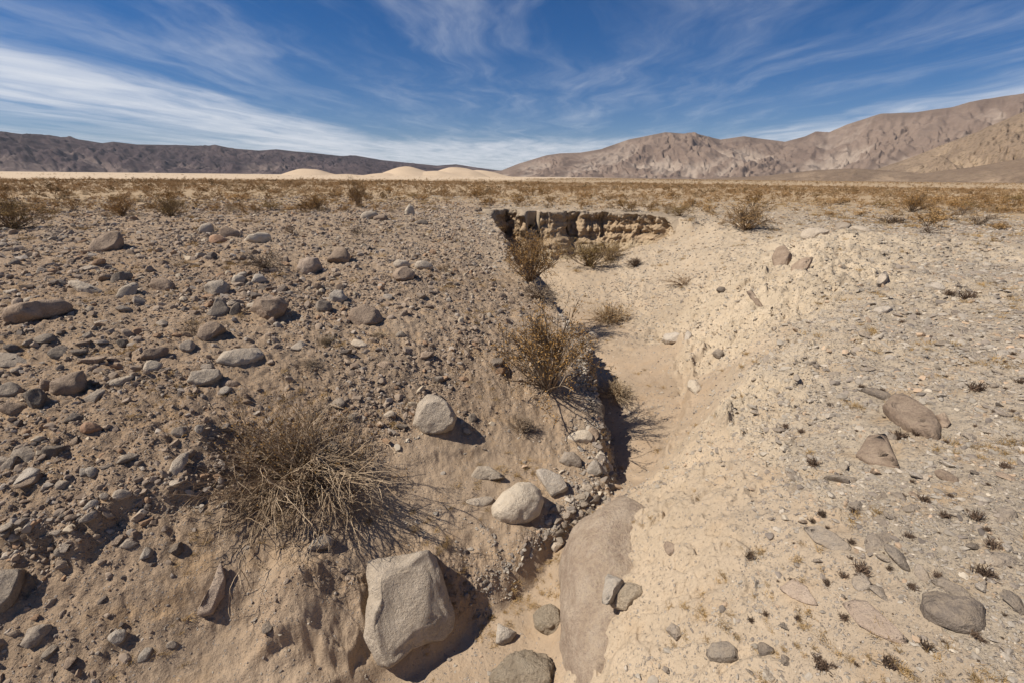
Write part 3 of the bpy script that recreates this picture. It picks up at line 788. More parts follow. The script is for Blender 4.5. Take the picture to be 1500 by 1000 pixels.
def stone_mat(name, a, b, speck=None, speck_amt=.5, dust=.3, rough_bump=1.0):
    m = bpy.data.materials.new(name); m.use_nodes = True
    t = NT(m.node_tree); t.n.clear()
    out = t.node('ShaderNodeOutputMaterial')
    tc = t.node('ShaderNodeTexCoord').outputs['Object']
    rnd = t.node('ShaderNodeObjectInfo').outputs['Random']
    geo = t.node('ShaderNodeNewGeometry')
    pos = geo.outputs['Position']
    n1 = t.noise(pos, 5.0, 6, .65, .3); n2 = t.noise(pos, 26.0, 6, .7); n3 = t.noise(pos, 95.0, 3, .6)
    c = t.mix(t.smooth(n1, .33, .70), a, b)
    if speck is not None: c = t.mix(t.math('MULTIPLY', t.smooth(n3, .54, .66), speck_amt), c, speck)
    c = t.mix(t.math('MULTIPLY', t.smooth(n2, .55, .74), .48), c, (a[0]*.55, a[1]*.53, a[2]*.52))
    up = t.node('ShaderNodeSeparateXYZ'); t.l.new(geo.outputs['Normal'], up.inputs[0])
    dst = t.math('MULTIPLY', t.math('MULTIPLY', t.smooth(up.outputs[2], .1, .9), t.smooth(n2, .36, .62)), dust)
    c = t.mix(dst, c, (.40, .31, .21))
    v = t.node('ShaderNodeVectorMath', operation='SCALE'); t.l.new(c, v.inputs[0])
    t.put(v.inputs['Scale'], t.math('MULTIPLY', t.math('ADD', .68, t.math('MULTIPLY', n2, .70)), t.math('ADD', .82, t.math('MULTIPLY', rnd, .36))))
    h = t.math('ADD', t.math('MULTIPLY', n1, .045), t.math('ADD', t.math('MULTIPLY', n2, .034), t.math('MULTIPLY', n3, .008)))
    b = t.node('ShaderNodeBump', {'Strength': 1.0*rough_bump, 'Distance': 1.0, 'Height': h})
    bs = t.node('ShaderNodeBsdfPrincipled', {'Base Color': v.outputs[0], 'Roughness': .88, 'Normal': b.outputs[0]})
    bs.inputs['Specular IOR Level'].default_value = .2
    t.l.new(bs.outputs[0], out.inputs[0])
    return m
SM = {
 'grey': stone_mat('grey_granite', (.25, .203, .16), (.355, .295, .235), (.10, .09, .085), .5),
 'tan': stone_mat('tan_granite', (.39, .322, .25), (.50, .42, .33), (.17, .135, .105), .4),
 'brown': stone_mat('brown_varnished_stone', (.25, .18, .13), (.355, .265, .195), (.11, .08, .065), .45),
 'dark': stone_mat('dark_grey_stone', (.135, .110, .09), (.215, .175, .142), (.31, .265, .22), .25),
 'pale': stone_mat('pale_stone', (.44, .37, .285), (.54, .46, .36), (.26, .22, .18), .35),
 'pink': stone_mat('pinkish_granite', (.40, .30, .23), (.50, .39, .30), (.20, .15, .125), .5),
 'silver': stone_mat('pale_grey_stone', (.36, .31, .255), (.47, .41, .34), (.20, .18, .165), .45),
 'red': stone_mat('reddish_stone', (.33, .19, .115), (.40, .25, .165), None),
 'cream': stone_mat('cream_stone', (.56, .45, .33), (.64, .54, .42), None),
 'dusty': stone_mat('dusty_brown_granite', (.29, .215, .158), (.42, .335, .255), (.15, .11, .085), .5, .45, 1.1),
 'mud': stone_mat('crusted_mud', (.44, .35, .25), (.52, .425, .31), (.26, .21, .16), .3, .1, 1.8),
}
DETAIL_SPOTS = []       # everything placed, for the labels of the loose stones: (px, py, short name)
ROCKS_GROUP = None
ROCK_FOOT = []          # positions and radii of the placed stones, kept clear of gravel

def plane_hit(px, py, P0, n):
    d = ray(px, py); t = ((P0-EYE)@n)/(d@n)
    return EYE+d*t[..., None]

def hero(label, short, outl, mat, up=.5, thick=.75, seed=0, facets=12, rough=1.0, sub=4, sink=.0, base=None, cat='rock', name='rock', prof=.55, round_=False, push=0.0, box=0.0, lean=0.0, fit=True):
    """a stone whose outline is given by photo pixels, at the place where that spot of the ground lies, with its own thickness.
    up: 0 its broad side stands facing the way we look, 1 it lies flat on the ground"""
    if len(outl) == 5 and not hasattr(outl[0], '__len__'):
        cx, cy, w, h, rot = outl; a = np.linspace(0, 2*PI, 25)[:-1]; rs = np.random.RandomState(seed+77)
        wob = 1+.10*np.sin(2*a+rs.uniform(0, 6))*rs.uniform(.3, 1)+.08*np.sin(3*a+rs.uniform(0, 6))
        ex = w/2*np.cos(a)*wob; ey = h/2*np.sin(a)*wob; r = math.radians(rot)
        poly = np.stack([cx+ex*math.cos(r)+ey*math.sin(r), cy-(ex*math.sin(r)-ey*math.cos(r))], 1)
    else:
        poly = np.array(outl, float)
    c = (poly.max(0)+poly.min(0))/2
    if up >= .75:
        P0 = hit(c[0], c[1])
    else:
        yb = poly[:, 1].max() if base is None else base
        B = hit(c[0], yb-.08*(poly[:, 1].max()-poly[:, 1].min()))
        rng = math.hypot(B[0], B[1])*(1+push)
        d = ray(c[0], c[1]); P0 = EYE+d*(rng/math.hypot(d[0], d[1]))
    view = P0-EYE; dist = np.linalg.norm(view); view /= dist
    g = ground_normal(P0[0], P0[1], .3)[0]
    n = g*up-view*(1-up)+CR*lean; n /= np.linalg.norm(n)
    if n@(-view) < .25: n = n-view*.3; n /= np.linalg.norm(n)
    ex = CR-n*(CR@n); ex /= np.linalg.norm(ex); ey = np.cross(n, ex)
    dir0 = P0-EYE
    target = (.34 if up >= .75 else .34)+.4*sink
    klo, khi = .75, 1.35
    S, F = rock_shape(sub, seed+1000, facets, rough, (.55, .90), box)
    for it in range(9):
        k = 1.0 if it == 0 else (klo+khi)/2
        P0 = EYE+dir0*k
        W = plane_hit(poly[:, 0], poly[:, 1], P0, n)-P0
        u = W@ex; v = W@ey
        ang = np.arctan2(v, u); rad = np.hypot(u, v)
        # radius of the outline along any direction (star-shaped)
        q = np.linspace(-PI, PI, 361); R = np.zeros(361)
        m = len(u)
        for i in range(m):
            x1, y1, x2, y2 = u[i-1], v[i-1], u[i], v[i]
            cx_, sx_ = np.cos(q), np.sin(q)
            den = cx_*(y2-y1)-sx_*(x2-x1)
            with np.errstate(all='ignore'):
                t = (x1*(y2-y1)-y1*(x2-x1))/den; s = (x1*sx_-y1*cx_)/den
            s = np.where(np.abs(den) < 1e-12, -1, (cx_*y1-sx_*x1)/np.where(np.abs(den) < 1e-12, 1, (sx_*(x2-x1)-cx_*(y2-y1))))
            t = np.where((s >= -1e-6) & (s <= 1+1e-6) & (t > 0), t, 0)
            R = np.maximum(R, t)
        R = np.where(R <= 0, np.interp(q, np.sort(ang), rad[np.argsort(ang)], period=2*PI), R)
        th = np.arctan2(S[:, 1], S[:, 0]); rho = np.hypot(S[:, 0], S[:, 1])
        # how far the shape itself reaches in each direction, so that the outline is kept
        bins = np.linspace(-PI, PI, 49); ib = np.clip(np.digitize(th, bins)-1, 0, 47); mx = np.zeros(48)
        np.maximum.at(mx, ib, rho)
        mid = (bins[1:]+bins[:-1])/2
        lim = np.interp(th, mid, mx, period=2*PI)
        rr = np.clip(rho/np.maximum(lim, 1e-3), 0, 1)
        rr = rr**(prof if not round_ else .95)
        Rv = np.interp(th, q, R)
        short_ = min(u.max()-u.min(), v.max()-v.min())
        tz = S[:, 2]*thick*short_/2
        V = P0+np.outer(np.cos(th)*Rv*rr, ex)+np.outer(np.sin(th)*Rv*rr, ey)+np.outer(tz, n)
        below = np.mean(V[:, 2] < ground_z(V[:, 0], V[:, 1]))
        if abs(below-target) < .015 or not fit: break
        if it == 0: continue
        if below < target: klo = k
        else: khi = k
    o3 = V.mean(0); lowz = V[:, 2].min()
    org = np.array([o3[0], o3[1], lowz])
    me = mesh_from(name, V-org, F)
    o = link(name, me, SM[mat]); o.location = org
    tag(o, label, cat)
    px, py, f = to_px(o3)
    DETAIL_SPOTS.append((c[0], c[1], short))
    ROCK_FOOT.append((o3[0], o3[1], .5*max(u.max()-u.min(), v.max()-v.min())))
    return o

H = hero
def pix(*a): return list(a)
# --- the foreground
H('large pale tan flat-topped boulder lying in the wash at the bottom', 'big flat-topped boulder', pix((539,822),(585,812),(630,803),(640,815),(652,850),(668,903),(664,922),(650,938),(630,942),(605,950),(590,965),(570,980),(553,974),(546,960),(533,932),(536,900),(541,868),(537,845)), 'tan', up=.55, thick=.62, seed=1, facets=9, rough=1.5, sub=5, prof=.40)
H('egg-shaped pale boulder at the foot of the left bank', 'egg-shaped boulder', pix((719,742),(735,722),(757,706),(775,706),(792,718),(797,735),(790,755),(772,767),(755,770),(733,765),(721,757)), 'pale', up=.4, thick=.95, seed=2, facets=1, rough=.4, sub=5, round_=True)
H('flat grey slab just right of the egg-shaped boulder', 'flat grey slab by the egg-shaped boulder', pix((783,690),(800,690),(822,699),(832,717),(808,729),(795,712)), 'silver', up=.7, thick=.6, seed=3)
H('half buried brown-grey stone with a white vein left of the egg-shaped boulder', 'stone with a white vein', pix((684,700),(700,682),(715,682),(730,690),(742,700),(715,704),(688,706)), 'tan', up=.3, thick=.8, seed=4, sink=.2)
H('small flat grey stone half buried left of the egg-shaped boulder', 'small flat buried stone', (703,734,38,15,5), 'tan', up=.8, thick=.5, seed=5, sink=.3)
H('squarish tan boulder standing alone in the middle of the left bank', 'squarish tan boulder', pix((604,622),(611,592),(625,578),(640,580),(656,594),(669,612),(664,628),(645,638),(622,638)), 'tan', up=.35, thick=.9, seed=6, facets=8, sub=5)
H('tall pointed pale pink stone stuck in the lower left slope', 'pointed pale pink stone', pix((286,900),(298,876),(309,858),(317,840),(321,822),(326,826),(331,848),(329,872),(320,884),(313,899),(300,902)), 'pink', up=.35, thick=.7, seed=8, facets=7)
H('grey boulder cut off by the left edge low in the frame', 'grey boulder at the left edge', pix((-40,850),(-10,834),(20,831),(40,832),(34,858),(22,884),(4,898),(-30,905)), 'grey', up=.5, thick=.7, seed=9)
H('leaning grey stone with a shadow near the lower left corner', 'leaning grey stone near the corner', pix((28,944),(40,920),(62,913),(78,914),(74,926),(55,945),(40,950)), 'grey', up=.4, thick=.7, seed=10)
H('small pale rounded cobble above the bottom edge at lower left', 'pale rounded cobble', (172,932,32,20,20), 'silver', up=.4, thick=.9, seed=11, round_=True)
H('dark grey wedge stone alone on the smooth lower left slope', 'dark grey wedge stone', pix((246,808),(254,796),(266,792),(270,806),(258,814)), 'dark', up=.35, thick=.9, seed=12)
H('small grey cobble right of the pale rounded cobble', 'small grey cobble', (252,944,18,13,10), 'grey', up=.4, thick=.9, seed=13, sub=3)
H('pale grey three-sided stone on the sand right of the big flat-topped boulder', 'three-sided grey stone', pix((726,943),(729,912),(740,918),(758,926),(748,940),(736,945)), 'silver', up=.35, thick=.9, seed=14, facets=10)
H('very large smooth brown boulder built into the right bank', 'large brown boulder in the right bank', pix((824,805),(835,780),(855,757),(885,738),(925,725),(962,722),(972,765),(958,830),(930,900),(898,980),(880,1075),(842,1075),(828,985),(821,900)), 'dusty', up=.5, thick=1.0, seed=15, facets=1, rough=.6, sub=5, sink=.92, base=930, round_=True, lean=.55)
H('lump of crusted mud at the bottom edge in the wash', 'mud lump at the bottom edge', pix((712,1010),(724,985),(748,962),(775,952),(800,955),(815,975),(818,1010),(770,1030)), 'mud', up=.5, thick=.8, seed=16, facets=3, rough=2.6, sub=5, round_=True)
H('small rounded mud lump against the large brown boulder', 'small mud lump', (803,908,44,44,20), 'mud', up=.5, thick=.8, seed=17, facets=3, rough=2.4, round_=True)
H('pale triangular stone under the lower twigs of the big dead shrub', 'pale triangular stone under the dead shrub', pix((447,808),(458,792),(480,778),(490,790),(486,802),(465,806)), 'silver', up=.5, thick=.7, seed=18)
H('whitish stone set in the brink of the cut bank', 'whitish stone on the brink', (851,640,34,21,5), 'pale', up=.5, thick=.8, seed=19)
H('small brown stone right beside the whitish stone on the brink', 'brown stone on the brink', (868,637,18,24,-10), 'brown', up=.4, thick=.8, seed=20, sub=3)
H('rounded grey boulder on the bank edge below the whitish stone', 'rounded grey boulder on the bank edge', pix((818,676),(825,664),(840,662),(851,672),(852,684),(832,684)), 'grey', up=.4, thick=.9, seed=21)
H('pale grey block standing at the brink above the sand', 'pale grey block at the brink', (871,686,24,22,20), 'silver', up=.3, thick=.9, seed=22)
H('dark grey stone hanging in the shaded cut bank', 'dark stone in the shaded cut bank', (876,602,18,34,10), 'dark', up=.3, thick=.8, seed=23)
H('pale flat block on the brink above the shaded cut bank', 'flat block on the brink', (866,494,20,14,0), 'pale', up=.4, thick=.8, seed=24, sub=3)
H('small grey stone in the sand at the foot of the left bank', 'small grey stone at the bank foot', (856,738,12,9,0), 'grey', up=.4, thick=.9, seed=25, sub=3)
# --- the left slope, from the front back
H('rounded brown boulder with a cracked face at the far left', 'cracked brown boulder', pix((69,580),(74,560),(100,549),(124,544),(128,560),(126,574),(105,584),(84,585)), 'brown', up=.3, thick=.9, seed=26, facets=7)
H('knobbly dark grey stone left of the cracked brown boulder', 'knobbly dark stone', pix((33,578),(45,570),(60,571),(70,578),(62,600),(48,603),(40,592)), 'dark', up=.35, thick=.9, seed=27, rough=1.8)
H('grey stone half cut by the left edge above the knobbly dark stone', 'grey stone half cut by the edge', (14,574,44,22,10), 'grey', up=.5, thick=.8, seed=28)
H('low brown stone below the knobbly dark stone', 'low brown stone', (20,598,40,18,15), 'brown', up=.5, thick=.7, seed=29)
H('long low brown boulder lying at the left edge', 'long low brown boulder', pix((2,468),(8,456),(30,450),(62,444),(95,440),(107,446),(104,458),(80,466),(50,474),(20,478)), 'brown', up=.35, thick=.9, seed=30, facets=6)
H('flat tan slab with a dark end on the upper left slope', 'flat tan slab with a dark end', pix((97,414),(110,412),(130,418),(155,428),(158,436),(136,437),(115,428)), 'tan', up=.6, thick=.7, seed=31)
H('tilted oval tan stone leaning right of the flat tan slab', 'tilted oval tan stone', pix((166,437),(178,420),(195,412),(203,416),(200,430),(188,442),(176,444)), 'tan', up=.3, thick=.6, seed=32, facets=5)
H('broad brown stone right of the tilted oval stone', 'broad brown stone', pix((218,418),(222,408),(240,408),(257,418),(256,427),(232,430)), 'brown', up=.35, thick=.9, seed=33)
H('dark grey stone behind the tilted oval stone', 'dark stone behind the oval one', (178,409,34,18,10), 'grey', up=.4, thick=.8, seed=34)
H('large brown block topping the upper left slope', 'brown block on the upper left slope', pix((126,366),(134,352),(155,346),(178,346),(183,358),(176,370),(155,375),(135,372)), 'brown', up=.35, thick=.9, seed=35, facets=9)
H('broad flat tan stone at the left of the rubble band', 'broad flat tan stone', pix((298,424),(306,414),(325,412),(338,420),(336,434),(312,438)), 'tan', up=.4, thick=.8, seed=36)
H('angular grey stone below the broad flat tan stone', 'angular grey stone', pix((301,462),(312,448),(318,434),(330,440),(338,460),(322,472),(308,468)), 'grey', up=.35, thick=.85, seed=37)
H('large five-sided brown block in the rubble band', 'five-sided brown block', pix((364,450),(376,438),(392,434),(412,436),(424,448),(416,462),(398,473),(378,466)), 'brown', up=.35, thick=.9, seed=38, facets=10, sub=5)
H('narrow dark stone between the angular grey stone and the brown block', 'narrow dark stone', (345,457,16,26,-15), 'dark', up=.3, thick=.9, seed=39, sub=3)
H('cream coloured cobble at the top of the rubble band', 'cream cobble', pix((338,414),(342,405),(354,404),(362,408),(358,418),(345,420)), 'pale', up=.35, thick=.9, seed=40, sub=3)
H('small white pointed stone behind the grey rubble', 'white pointed stone', pix((367,414),(373,403),(380,402),(392,410),(388,414),(378,416)), 'silver', up=.3, thick=.9, seed=41, sub=3)
H('round orange-brown boulder with a strong shadow behind the rubble band', 'orange-brown boulder', pix((434,394),(438,381),(452,377),(466,378),(473,390),(468,401),(455,410),(442,406)), 'pink', up=.3, thick=.95, seed=42, facets=7, sub=5)
H('brown block behind and right of the orange-brown boulder', 'brown block behind', pix((478,382),(490,365),(506,364),(513,374),(512,388),(495,389)), 'brown', up=.3, thick=.9, seed=43)
H('brown boulder perched on stones at the right end of the rubble band', 'perched brown boulder', pix((574,405),(582,394),(596,391),(608,400),(606,410),(592,416),(580,413)), 'brown', up=.3, thick=.9, seed=44)
H('small tan stone on top behind the perched brown boulder', 'small tan stone behind', (588,388,24,14,0), 'tan', up=.3, thick=.9, seed=45, sub=3)
H('tan stone with a shaded end right of the perched boulder', 'tan stone with a shaded end', (620,390,28,14,-10), 'tan', up=.4, thick=.9, seed=46, sub=3)
H('light grey square stone below the rubble band', 'light grey square stone', pix((480,436),(490,426),(502,426),(510,438),(498,448),(486,444)), 'silver', up=.4, thick=.9, seed=47)
H('grey cobble left of the light grey square stone', 'grey cobble by the square one', (474,450,24,22,-20), 'grey', up=.35, thick=.9, seed=48)
H('flat brown slab set in the middle of the left slope', 'flat brown slab', pix((509,468),(515,456),(535,452),(556,456),(563,468),(550,478),(525,482)), 'brown', up=.6, thick=.6, seed=49, facets=6)
H('small cream coloured flat stone below the flat brown slab', 'cream flat stone', (526,504,26,11,-18), 'cream', up=.6, thick=.6, seed=50, sub=3)
H('brown rounded stone with a dark underside left of the bank middle', 'brown stone with a dark underside', pix((288,496),(292,480),(306,472),(325,474),(332,484),(318,494),(300,504)), 'brown', up=.35, thick=.9, seed=51)
H('grey angular block left below the brown rounded stone', 'grey angular block', (275,508,24,18,10), 'grey', up=.4, thick=.9, seed=52)
H('smooth low tan boulder pointing right on the left slope', 'smooth low boulder', pix((204,526),(212,514),(232,508),(248,510),(246,520),(228,528)), 'brown', up=.4, thick=.7, seed=53, facets=4)
H('half buried tan stone below the smooth low boulder', 'half buried tan stone', (223,537,32,15,10), 'tan', up=.6, thick=.6, seed=54, sub=3)
H('tan boulder with a shaded foot in the middle of the left slope', 'tan boulder with a shaded foot', pix((273,560),(280,546),(300,540),(322,542),(326,552),(312,564),(290,568)), 'tan', up=.35, thick=.9, seed=55, facets=6)
H('long flat buried slab behind the tan boulder', 'long flat buried slab', pix((315,530),(325,516),(350,512),(378,512),(390,522),(372,532),(345,536)), 'tan', up=.75, thick=.35, seed=56, facets=4)
H('small dark square stone alone in a smooth patch of the left slope', 'dark square stone', (180,503,19,13,0), 'dark', up=.3, thick=.9, seed=57, sub=3)
H('reddish rounded stone below the cracked brown boulder', 'reddish rounded stone', (132,626,36,16,-4), 'red', up=.4, thick=.9, seed=58, facets=4)
H('flat grey slab sunk in the gravel at the left edge', 'sunken grey slab', pix((-10,532),(0,516),(25,518),(44,530),(30,538),(0,540)), 'grey', up=.8, thick=.3, seed=59)
H('dark flat stone behind the sunken grey slab', 'dark flat stone', (17,509,26,10,0), 'dark', up=.4, thick=.9, seed=60, sub=3)
H('upright tan stone leaning on the ledge above the dead shrub', 'upright stone on the ledge', pix((246,692),(252,676),(264,664),(277,660),(276,674),(268,690),(256,698)), 'tan', up=.3, thick=.7, seed=61)
H('long tilted pale stone in the face of the ledge', 'tilted stone in the ledge', (134,739,26,12,22), 'silver', up=.3, thick=.8, seed=62, sub=3)
H('oval tan stone above the tilted stone in the ledge', 'oval stone in the ledge', (153,727,16,12,-25), 'tan', up=.3, thick=.9, seed=63, sub=3)
H('light tan block under the overhang of the ledge', 'tan block under the ledge', (178,724,32,16,12), 'tan', up=.3, thick=.8, seed=64, sub=3)
H('long tilted grey stone at the bottom of the ledge', 'grey stone at the ledge bottom', (130,757,34,12,30), 'grey', up=.3, thick=.8, seed=65, sub=3)
H('round pale cobble on the slope above the ledge', 'round pale cobble', (135,691,20,15,0), 'silver', up=.4, thick=.9, seed=66, sub=3, round_=True)
H('dark slanting stone above the ledge near the upright stone', 'dark slanting stone', (265,632,28,15,18), 'grey', up=.4, thick=.8, seed=67, sub=3)
H('pale grey pebble right of the dark slanting stone', 'pale grey pebble', (292,628,14,13,0), 'silver', up=.4, thick=.9, seed=68, sub=3)
H('grey cobble right of the squarish tan boulder', 'grey cobble right of the squarish boulder', (692,612,13,15,0), 'grey', up=.3, thick=.9, seed=69, sub=3)
H('slim standing stone upright on the horizon edge of the left bank', 'standing stone', pix((592,322),(593,308),(599,299),(605,302),(608,312),(607,323)), 'pale', up=.05, thick=.8, seed=70, facets=6)
H('tan stone lying left of the standing stone', 'tan stone left of the standing one', (540,317,28,13,10), 'tan', up=.3, thick=.9, seed=71, sub=3)
H('low brown stone between the tan stone and the standing stone', 'low brown stone by the standing one', (558,320,24,9,5), 'brown', up=.3, thick=.9, seed=72, sub=3)
H('dark stone in the shadow of the standing stone', 'dark stone by the standing one', (619,327,18,9,0), 'dark', up=.3, thick=.9, seed=73, sub=3)
H('reddish brown block in the group on the upper left slope', 'reddish brown block', (318,352,28,15,0), 'red', up=.3, thick=.9, seed=74, sub=3)
H('pale tan block with a dark right side in the upper group', 'pale tan block', pix((290,344),(294,332),(308,328),(314,336),(310,346)), 'tan', up=.3, thick=.9, seed=75, sub=3)
H('dark brown block right of the pale tan block', 'dark brown block', (336,343,30,17,-8), 'brown', up=.3, thick=.9, seed=76, sub=3)
H('flat light stone right of the upper group of blocks', 'flat light stone', (378,351,40,15,4), 'pale', up=.35, thick=.9, seed=77, sub=3)
# --- the right bank
H('big flat brown slab lying on the right gravel', 'big flat brown slab', pix((1292,598),(1308,582),(1325,581),(1345,592),(1368,606),(1379,622),(1377,640),(1364,643),(1335,631),(1310,618)), 'brown', up=.85, thick=.40, seed=78, facets=3, rough=.5, sub=5, prof=.3)
H('small brown stone touching the right end of the big flat slab', 'brown stone at the slab end', pix((1370,608),(1384,605),(1393,618),(1389,629),(1378,630),(1374,618)), 'brown', up=.7, thick=.5, seed=79)
H('dark grey flat stone behind the big flat brown slab', 'dark grey flat stone', pix((1260,570),(1278,567),(1300,573),(1309,582),(1300,589),(1282,580),(1266,575)), 'dark', up=.7, thick=.5, seed=80)
H('triangular brown slab sunk flush in the right gravel', 'triangular brown slab', pix((1253,668),(1272,640),(1298,636),(1308,660),(1321,690),(1295,684),(1270,680)), 'brown', up=.9, thick=.22, seed=81, facets=2, rough=.4, prof=.3)
H('small dark brown stone right of the triangular slab', 'small dark brown stone', (1387,697,40,15,-22), 'brown', up=.7, thick=.6, seed=82)
H('large dark speckled granite slab low on the right', 'dark speckled slab', pix((1345,885),(1352,872),(1370,868),(1400,876),(1425,876),(1443,888),(1444,922),(1422,927),(1400,924),(1370,912),(1352,900)), 'dark', up=.8, thick=.42, seed=83, facets=4, rough=.7, sub=5, prof=.35)
H('long grey stone along the back of the dark speckled slab', 'long grey stone behind the slab', pix((1362,848),(1380,844),(1410,860),(1425,876),(1415,880),(1390,872)), 'grey', up=.8, thick=.5, seed=84)
H('oval grey stone left of the long grey stone', 'oval grey stone', (1350,840,18,34,38), 'grey', up=.8, thick=.5, seed=85)
H('long pinkish white slab pointing down right on the gravel', 'long pinkish slab', pix((1233,884),(1250,878),(1270,880),(1295,902),(1318,922),(1338,944),(1310,940),(1280,928),(1255,912)), 'pink', up=.92, thick=.26, seed=86, facets=2, rough=.4, prof=.35)
H('pale pink flat stone on the lower right gravel', 'pale pink flat stone', pix((1141,862),(1163,846),(1182,858),(1200,888),(1180,884),(1158,874)), 'pink', up=.88, thick=.25, seed=87, facets=3)
H('long grey speckled slab sunk in the right gravel', 'grey speckled slab', pix((1175,772),(1200,770),(1225,782),(1248,800),(1246,808),(1218,806),(1192,792)), 'grey', up=.92, thick=.24, seed=88, facets=2, prof=.35)
H('grey stone with a dark edge between the pink stone and the grey slab', 'grey stone with a dark edge', (1262,853,24,36,42), 'grey', up=.8, thick=.5, seed=89)
H('blocky dark grey stone low on the right beside the ochre tuft', 'blocky dark grey stone', (1122,952,26,20,-15), 'dark', up=.5, thick=.9, seed=90)
H('tan grey boulder with a dark right side near the bottom edge', 'boulder with a dark right side', pix((1032,956),(1045,942),(1068,940),(1080,950),(1084,966),(1062,972),(1040,968)), 'grey', up=.55, thick=.8, seed=91)
H('grey angular stone with a dark right side in the pale silt', 'angular stone in the pale silt', pix((974,922),(985,912),(996,918),(1000,932),(990,938)), 'grey', up=.5, thick=.9, seed=92)
H('thin upright grey stone on top of the large brown boulder', 'upright grey stone on the brown boulder', pix((884,885),(886,845),(890,838),(915,850),(902,870),(892,888)), 'silver', up=.4, thick=.5, seed=93, push=-.015, fit=False)
H('ochre mud lump beside the upright grey stone', 'ochre mud lump', pix((894,888),(902,862),(922,853),(946,858),(944,870),(930,882),(918,895)), 'mud', up=.5, thick=.7, seed=94, rough=1.9, facets=3)
H('small brown slab in the pale silt right of the large brown boulder', 'small brown slab in the silt', (981,802,16,20,10), 'brown', up=.85, thick=.4, seed=95, sub=3)
H('brown flagstone standing out of the pale slope', 'brown flagstone', pix((1131,380),(1138,364),(1150,360),(1160,372),(1154,390),(1145,410),(1136,402)), 'brown', up=.45, thick=.5, seed=96, facets=5)
H('second brown flagstone right of the first on the pale slope', 'second brown flagstone', pix((1158,408),(1160,392),(1175,382),(1192,380),(1184,396),(1172,410)), 'brown', up=.45, thick=.5, seed=97, facets=5)
H('white quartz-like stone at the foot of the pale slope', 'white stone at the slope foot', pix((968,498),(975,488),(990,486),(1001,492),(992,502),(976,504)), 'silver', up=.5, thick=.7, seed=98)
H('white smaller stone right beside the white stone at the slope foot', 'smaller white stone', (1008,494,10,18,-15), 'silver', up=.5, thick=.7, seed=99, sub=3)
H('small grey green block on the pale slope', 'grey green block', pix((1043,519),(1050,512),(1060,515),(1065,522),(1054,527)), 'grey', up=.4, thick=.9, seed=100, sub=3)
H('pale lump where the pale slope meets the sand', 'pale lump at the sand edge', pix((1006,568),(1012,556),(1022,558),(1030,570),(1020,580)), 'pale', up=.5, thick=.8, seed=101)
H('small dark grey stone high on the pale slope', 'dark stone on the pale slope', (1057,425,15,9,0), 'dark', up=.4, thick=.9, seed=102, sub=3)
H('long brown plank-like stone slanting on the pale slope', 'plank-like brown stone', pix((1092,428),(1102,426),(1118,448),(1126,460),(1118,461),(1105,444)), 'brown', up=.7, thick=.4, seed=103)
H('flat grey slab on the crest of the pale slope', 'grey slab on the crest', pix((1222,330),(1240,326),(1248,332),(1240,338),(1226,337)), 'grey', up=.5, thick=.6, seed=104, sub=3)
H('broad tan slab under the crest of the pale slope', 'broad tan slab on the crest', (1192,343,44,15,8), 'tan', up=.5, thick=.6, seed=105)
H('long tan slab jutting right of the crest slab', 'jutting tan slab', (1262,338,40,9,-6), 'tan', up=.5, thick=.6, seed=106, sub=3)
H('flat grey stone on the right end of the pale slope', 'flat grey stone at the slope end', (1370,421,32,11,-6), 'silver', up=.6, thick=.6, seed=107, sub=3)
H('tan grey finger-shaped stone in the upper pale slope', 'finger-shaped stone', (1292,412,12,32,-32), 'tan', up=.7, thick=.5, seed=108)
H('pale flat slab half buried in the right pale slope', 'pale half buried slab', (1293,454,28,10,4), 'silver', up=.7, thick=.5, seed=109, sub=3)
H('smooth grey dome stone on the far right flat', 'grey dome stone', (1383,352,20,7,0), 'grey', up=.3, thick=.9, seed=110, sub=3)

# ------------------------------------------------------------------ shrubs
def unit(v): return v/np.maximum(np.linalg.norm(v, axis=-1, keepdims=True), 1e-9)

def tubes(Pl, r0, r1, sides=3):
    """Pl (n,k,3) polylines -> tapered tubes"""
    n, k, _ = Pl.shape
    T = unit(np.gradient(Pl, axis=1))
    ref = np.where(np.abs(T[..., 2:3]) > .9, np.array([1.0, 0, 0]), np.array([0, 0, 1.0]))
    A = unit(np.cross(T, ref)); B = np.cross(T, A)
    s = np.linspace(0, 1, k)[None, :, None]
    r = np.asarray(r0).reshape(-1, 1, 1)*(1-s)+np.asarray(r1).reshape(-1, 1, 1)*s
    V = np.stack([Pl+r*(A*math.cos(2*PI*q/sides)+B*math.sin(2*PI*q/sides)) for q in range(sides)], 2)   # n,k,sides,3
    base = (np.arange(n)[:, None]*k+np.arange(k-1)[None, :])*sides
    F = []
    for q in range(sides):
        w = (q+1) % sides
        F.append(np.stack([base+q, base+w, base+sides+w, base+sides+q], -1).reshape(-1, 4))
    return V.reshape(-1, 3), np.vstack(F)

def grow(rs, start, dirs, length, k, droop, wig, curl=0.0):
    """polylines that start off along dirs and bend"""
    n = len(start); P = np.empty((n, k, 3)); P[:, 0] = start; d = dirs.copy(); st = (length/(k-1))[:, None]
    turn = rs.normal(size=(n, 3))*curl
    for i in range(1, k):
        d = unit(d+rs.normal(size=(n, 3))*wig+turn+np.array([0, 0, -1.0])*np.asarray(droop).reshape(-1, 1)/k)
        P[:, i] = P[:, i-1]+d*st
    return P

def branch_set(rs, P, count, length, spread, k=4, droop=0.0, wig=.15, lo=.3, hi=1.0, curl=0.0):
    n, kk, _ = P.shape
    i = rs.randint(0, n, count); t = rs.uniform(lo, hi, count)*(kk-1); j = np.minimum(t.astype(int), kk-2); f = (t-j)[:, None]
    S = P[i, j]*(1-f)+P[i, j+1]*f; d = unit(P[i, j+1]-P[i, j])
    d = unit(d+rs.normal(size=(count, 3))*spread)
    return grow(rs, S, d, length*rs.uniform(.5, 1.2, count), k, droop, wig, curl)

